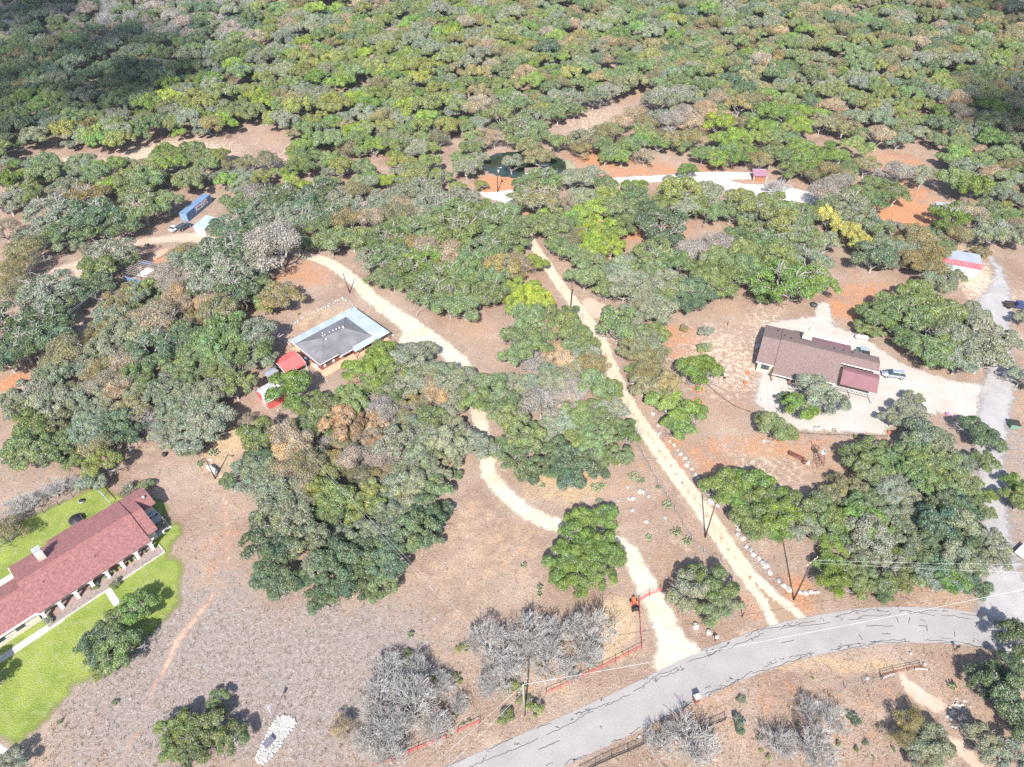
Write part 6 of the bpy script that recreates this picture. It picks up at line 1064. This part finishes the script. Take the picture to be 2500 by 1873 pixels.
def misc():
    a = P(1765, 921); t = thing("grill_cart", "black barbecue with tan side board in the clay yard", "barbecue", (a[0], a[1], 0), R_(-5)); MB().tube([(-.75,0,.75),(-.05,0,.75)], .32, 10).build("drum", m_blk, t); MB().box(0.0, 1.15, -.4, .4, .8, .86).build("side_board", mat("plywood", (.72,.58,.44)), t)
    for x in (-.7, 0, 1.1): MB().tube([(x, -.3, 0), (x, 0, .7)], .035, 4).build("leg", m_blk, t)
    MB().tube([(.3,-.5,.3),(.3,-.44,.3)], .3, 10).build("wheel", m_blk, t)
    a = P(1986, 746); t = thing("fire_ring", "round black fire ring on pale gravel behind the brown house", "fire ring", (a[0], a[1], 0)); MB().tube([(0,0,0),(0,0,.4)], .9, 20).build("ring", m_blk, t); MB().tube([(0,0,.4),(0,0,.43)], .7, 16).build("ash", mat("ash", (.12,.12,.12)), t)
    for x, y, l in ((772, 897, "white plastic patio set by the hip-roofed house's front corner"), (862, 892, "white patio set right of the dirt front yard")):
        a = P(x, y); t = thing("patio_set", l, "garden table", (a[0], a[1], 0), R_(30)); MB().tube([(0,0,.68),(0,0,.73)], .55, 14).build("table_top", m_white, t); MB().tube([(0,0,0),(0,0,.68)], .07, 6).build("pedestal", m_white, t)
    for x, y, l in ((776, 903, "white plastic chair below the front-corner patio table"), (768, 892, "white plastic chair above the front-corner patio table"), (855, 893, "white garden chair left of the right patio table"), (867, 897, "white garden chair right of the right patio table")):
        a = P(x, y); t = thing("plastic_chair", l, "chair", (a[0], a[1], 0), R_(x*7 % 360), "white garden chairs"); MB().box(-.25, .25, -.25, .25, .40, .45).build("seat", m_white, t); MB().box(-.25, .25, .2, .26, .45, .9).build("backrest", m_white, t)
        for sx in (-.22, .22):
            for sy in (-.22, .22): MB().box(sx-.03, sx+.03, sy-.03, sy+.03, 0, .4).build("leg", m_white, t)
    a = G(TB, 440, 1470); t = thing("storage_box", "dark blue water tank between red carport and hip-roofed house", "tank", (a[0], a[1], 0), R_(44)); MB().tube([(0,0,0),(0,0,1.5)], .6, 14).build("vessel", mat("navy_plastic", (.10,.16,.28)), t); MB().tube([(0,0,1.5),(0,0,1.6)], .3, 10).build("lid", m_galvs, t)
    a = P(1699, 1711); t = thing("brick_mailbox", "red brick mailbox pillar on the lower verge of the asphalt", "mailbox", (a[0], a[1], 0), R_(20)); MB().box(-.4, .4, -.35, .35, 0, 1.35).build("pillar", m_brick, t); MB().box(-.48, .48, -.42, .42, 1.35, 1.45).build("cap", m_conc, t); MB().box(-.15, .15, .35, .45, .9, 1.2).build("mailbox_door", m_blk, t)
    a = P(1746, 1566); t = thing("mailbox", "white mailbox on a post beside the twiggy roadside oak", "mailbox", (a[0], a[1], 0), R_(15)); MB().box(-.06, .06, -.06, .06, 0, 1.1).build("post", m_pole, t); MB().box(-.22, .28, -.14, .14, 1.1, 1.38).build("box", m_white, t); MB().box(-.4, .5, -.05, .05, 1.02, 1.1).build("bracket", m_pole, t)
    a = P(2331, 1588); t = thing("mailbox", "dark mailbox on a post below the asphalt bend", "mailbox", (a[0], a[1], 0), R_(5)); MB().box(-.06, .06, -.06, .06, 0, 1.1).build("post", m_pole, t); MB().box(-.2, .3, -.14, .14, 1.1, 1.38).build("box", m_blk, t)
    a = P(1812, 1506); t = thing("marker_post", "short black marker post near the dirt lane's mouth", "post", (a[0], a[1], 0)); MB().tube([(0,0,0),(0,0,1.4)], .08, 6).build("shaft", m_pole, t); MB().box(-.12,.12,-.03,.03,1.1,1.4).build("plate", m_dark, t)
    a = P(1776, 795); t = thing("marker_post", "thin dark post standing in the stony yard", "post", (a[0], a[1], 0)); MB().tube([(0,0,0),(0,0,1.2)], .07, 6).build("shaft", m_pole, t); MB().box(-.1,.1,-.02,.02,1.0,1.2).build("plate", m_dark, t)
    a = G(TE, 1390, 665); t = thing("plastic_barrel", "black barrel beside a fallen grey branch", "barrel", (a[0], a[1], 0)); MB().tube([(0,0,0),(0,0,.15),(0,0,.7),(0,0,.8)], [.36,.42,.42,.34], 12).build("drum", m_dark, t); MB().tube([(0,0,.8),(0,0,.84)], .2, 8).build("lid", m_blk, t)
    a = G(TE, 690, 1055); t = thing("stone_basin", "round grey stone basin on the rear lawn", "basin", (a[0], a[1], 0)); MB().tube([(0,0,0),(0,0,.3)], [.4,.6], 12).build("bowl", m_grey, t); MB().tube([(0,0,.3),(0,0,.32)], .45, 12).build("water", m_glass, t)
    a = G(TE, 650, 1215); t = thing("garden_trampoline", "black netted trampoline half under the ranch roof's rear edge", "trampoline", (a[0], a[1], 0)); MB().tube([(0,0,.5),(0,0,.56)], 1.3, 18).build("mat", m_blk, t)
    for k in range(6): q = k*PI/3; MB().tube([(1.3*math.cos(q), 1.3*math.sin(q), 0), (1.3*math.cos(q), 1.3*math.sin(q), 1.9)], .03, 4).build("post", m_galvs, t)
    for x, y, l in ((1888, 1078, "pale ring stone left under the small clay-yard oak"), (2036, 1050, "dark hoop lying at the gravel yard's lower edge")):
        a = P(x, y); b = MB(); b.tube([(a[0]+.4*math.cos(q*PI/6), a[1]+.4*math.sin(q*PI/6), .08) for q in range(13)], .07, 5); tag(b.build("ring_planter", m_rock if x < 2000 else m_dark), l, "ring")
    for k in range(9):
        a = G(TE, 1230-k*42, 1490+k*27); t = thing("flower_pot", f"terracotta flower pot on the ranch porch bed, {ordw(k+1)} from the right end", "pot", (a[0], a[1], .09)); MB().tube([(0,0,0),(0,0,.35)], [.16,.24], 8).build("pot", m_terra if k % 2 else m_rock, t); MB().blob((0,0,.5), (.28,.28,.25), k, .4).build("plant", mat("pot_green", (.16,.26,.08)), t)
misc()
def cacti():
    cl = [(TG,1060,850,62),(TG,1120,890,40),(TG,740,950,52),(TG,790,930,36),(TG,1340,1090,48),(TG,1420,1320,54),(TG,1510,1400,44),(TG,1185,1370,30),(TG,290,930,30),(TE,1800,650,52),(TE,1690,740,44),(TK,265,155,24),(TK,265,215,24),(TL,1600,980,34),(TA,1240,485,30),(TJ,1320,555,26),(TJ,1850,490,26),(TA,1690,345,44),(TG,130,1600,26)]
    mg = mat("prickly_pear_green", (.34,.42,.24), .3, 3); names = {id(TG): "dry meadow by the lane", id(TE): "propane tank", id(TK): "right dead trees", id(TL): "lower right clearing", id(TA): "left buff track", id(TJ): "stubble field"}
    for k, (t, X, Y, r) in enumerate(cl):
        g = G(t, X, Y); R = r*.2897/15; b = MB(); rg = random.Random(k)
        for _ in range(int(45*R)+14):
            q = rg.uniform(0, 6.28); d = R*math.sqrt(rg.random()); x, y, z = d*math.cos(q), d*math.sin(q), rg.uniform(.1, .7); s = rg.uniform(.12, .2); a = rg.uniform(0, PI); u = np.array([math.cos(a), math.sin(a), 0])*s; v = np.array([rg.uniform(-.2, .2), rg.uniform(-.2, .2), 1])*s*1.3; c = np.array([x, y, z])
            b.add([c-v, c-v*.4+u*.9, c+v*.5+u, c+v, c+v*.5-u, c-v*.4-u*.9], [(0, 1, 2, 3, 4, 5)])
        o = b.build("prickly_pear", mg, None, (g[0], g[1], 0)); tag(o, f"clump of prickly pear near the {names[id(t)]}, {ordw(k+1)} counted in all", "cactus", "prickly pear clumps")
cacti()
def litter():     # loose stones and dry tufts over the open ground, nobody could count them
    rg = np.random.default_rng(3); n = 26000; px = rg.uniform(-60, 2560, n); py = 360+1560*np.sqrt(rg.random(n)); A = np.array([P(a, b)[:2] for a, b in zip(px, py)])
    ok = np.ones(n, bool)
    for f in FIELDS: ok &= f(A[:, 0], A[:, 1]) < -.3
    A = A[ok]; n = len(A); h = n//3; V = []; F = []
    # stones
    cr = np.array([(1,0,0),(0,1,0),(-1,0,0),(0,-1,0),(0,0,1)], float); s = rg.uniform(.04, .10, h); s[rg.random(h) < .03] *= 2; an = rg.uniform(0, 6.28, h)
    C = cr[None]*s[:, None, None]*np.array([1.2, .8, .7]); ca, sa = np.cos(an)[:, None], np.sin(an)[:, None]; X = C[..., 0]*ca-C[..., 1]*sa+A[:h, 0:1]; Y = C[..., 0]*sa+C[..., 1]*ca+A[:h, 1:2]; V = np.stack([X, Y, C[..., 2]], -1).reshape(-1, 3)
    T = np.array([(0,1,4),(1,2,4),(2,3,4),(3,0,4)]); F = (np.arange(h)[:, None, None]*5+T[None]).reshape(-1, 3); o = link("loose_stones", np_mesh("loose_stones", V, F, [m_rock])); o['kind'] = 'stuff'; o['label'] = "small pale stones strewn over the dry ground"
    B = A[h:]; m = len(B); k = 5; c = np.repeat(B, k, 0)+rg.normal(size=(m*k, 2))*.12; a = rg.uniform(0, 6.28, m*k); L = rg.uniform(.12, .34, m*k); d = np.stack([np.cos(a), np.sin(a)], 1)
    p0 = np.concatenate([c-d[:, ::-1]*.05, np.full((m*k, 1), .0)], 1); p1 = np.concatenate([c+d[:, ::-1]*.05, np.full((m*k, 1), .0)], 1); p2 = np.concatenate([c+d*L[:, None]*.7, L[:, None]], 1)
    V = np.stack([p0, p1, p2], 1).reshape(-1, 3); F = np.arange(len(V)).reshape(-1, 3); o = link("dry_grass", np_mesh("dry_grass", V, F, [mat("dry_grass", (.40,.32,.22), .45, .6)])); o['kind'] = 'stuff'; o['label'] = "short dry grass tufts over the open ground"
litter()
def clouds():      # broken cumulus overhead and behind, out of frame, shading the far left corner and the right edge
    m = bpy.data.materials.new("cloud"); m.use_nodes = True; n = m.node_tree.nodes; l = m.node_tree.links; b = n["Principled BSDF"]; b.inputs["Base Color"].default_value = (.9, .9, .92, 1); b.inputs["Roughness"].default_value = 1
    tr = n.new("ShaderNodeBsdfTransparent"); ms = n.new("ShaderNodeMixShader"); ms.inputs[0].default_value = .10; l.new(tr.outputs[0], ms.inputs[1]); l.new(b.outputs[0], ms.inputs[2]); l.new(ms.outputs[0], n["Material Output"].inputs[0])
    H = 620; d = H/math.tan(SUN_EL); off = np.array([-d*math.cos(SH_AZ), -d*math.sin(SH_AZ)])
    for lab, lst in (("broad thin cloud drifting high overhead on the left", [(100,60,70,30),(330,120,60,28),(60,200,60,26),(220,20,60,40),(480,180,34,16),(20,320,30,18),(250,250,38,14)]), ("small cloud drifting high overhead on the right", [(2480,230,34,16),(2420,300,26,12),(2520,330,30,16)]), ("wisp of cloud high overhead at far right", [(2380,40,40,24),(2500,0,50,30)])):
        b = MB(); rg = random.Random(len(lst))
        for px, py, rx, ry in lst:
            g = P(px, py); 
            for k in range(5): b.blob((g[0]+off[0]+rg.uniform(-.5, .5)*rx, g[1]+off[1]+rg.uniform(-.5, .5)*ry, H+rg.uniform(-8, 8)), (rx*rg.uniform(.4, .7), ry*rg.uniform(.5, .8), 14), k, .12, sub=2)
        o = b.build("cloud", m); o['kind'] = 'structure'; o['label'] = lab
clouds()

def haze():
    m = bpy.data.materials.new("haze"); m.use_nodes = True; n = m.node_tree.nodes; l = m.node_tree.links; n.remove(n["Principled BSDF"])
    v = n.new("ShaderNodeVolumePrincipled"); v.inputs["Color"].default_value = (.80, .87, 1, 1); v.inputs["Density"].default_value = .0001; v.inputs["Anisotropy"].default_value = .2
    l.new(v.outputs[0], n["Material Output"].inputs["Volume"]); o = MB().box(-3100, 3100, -1600, 5100, -1, 112).build("haze", m); o['kind'] = 'stuff'; o['label'] = "thin pale summer haze over the whole valley"
haze()
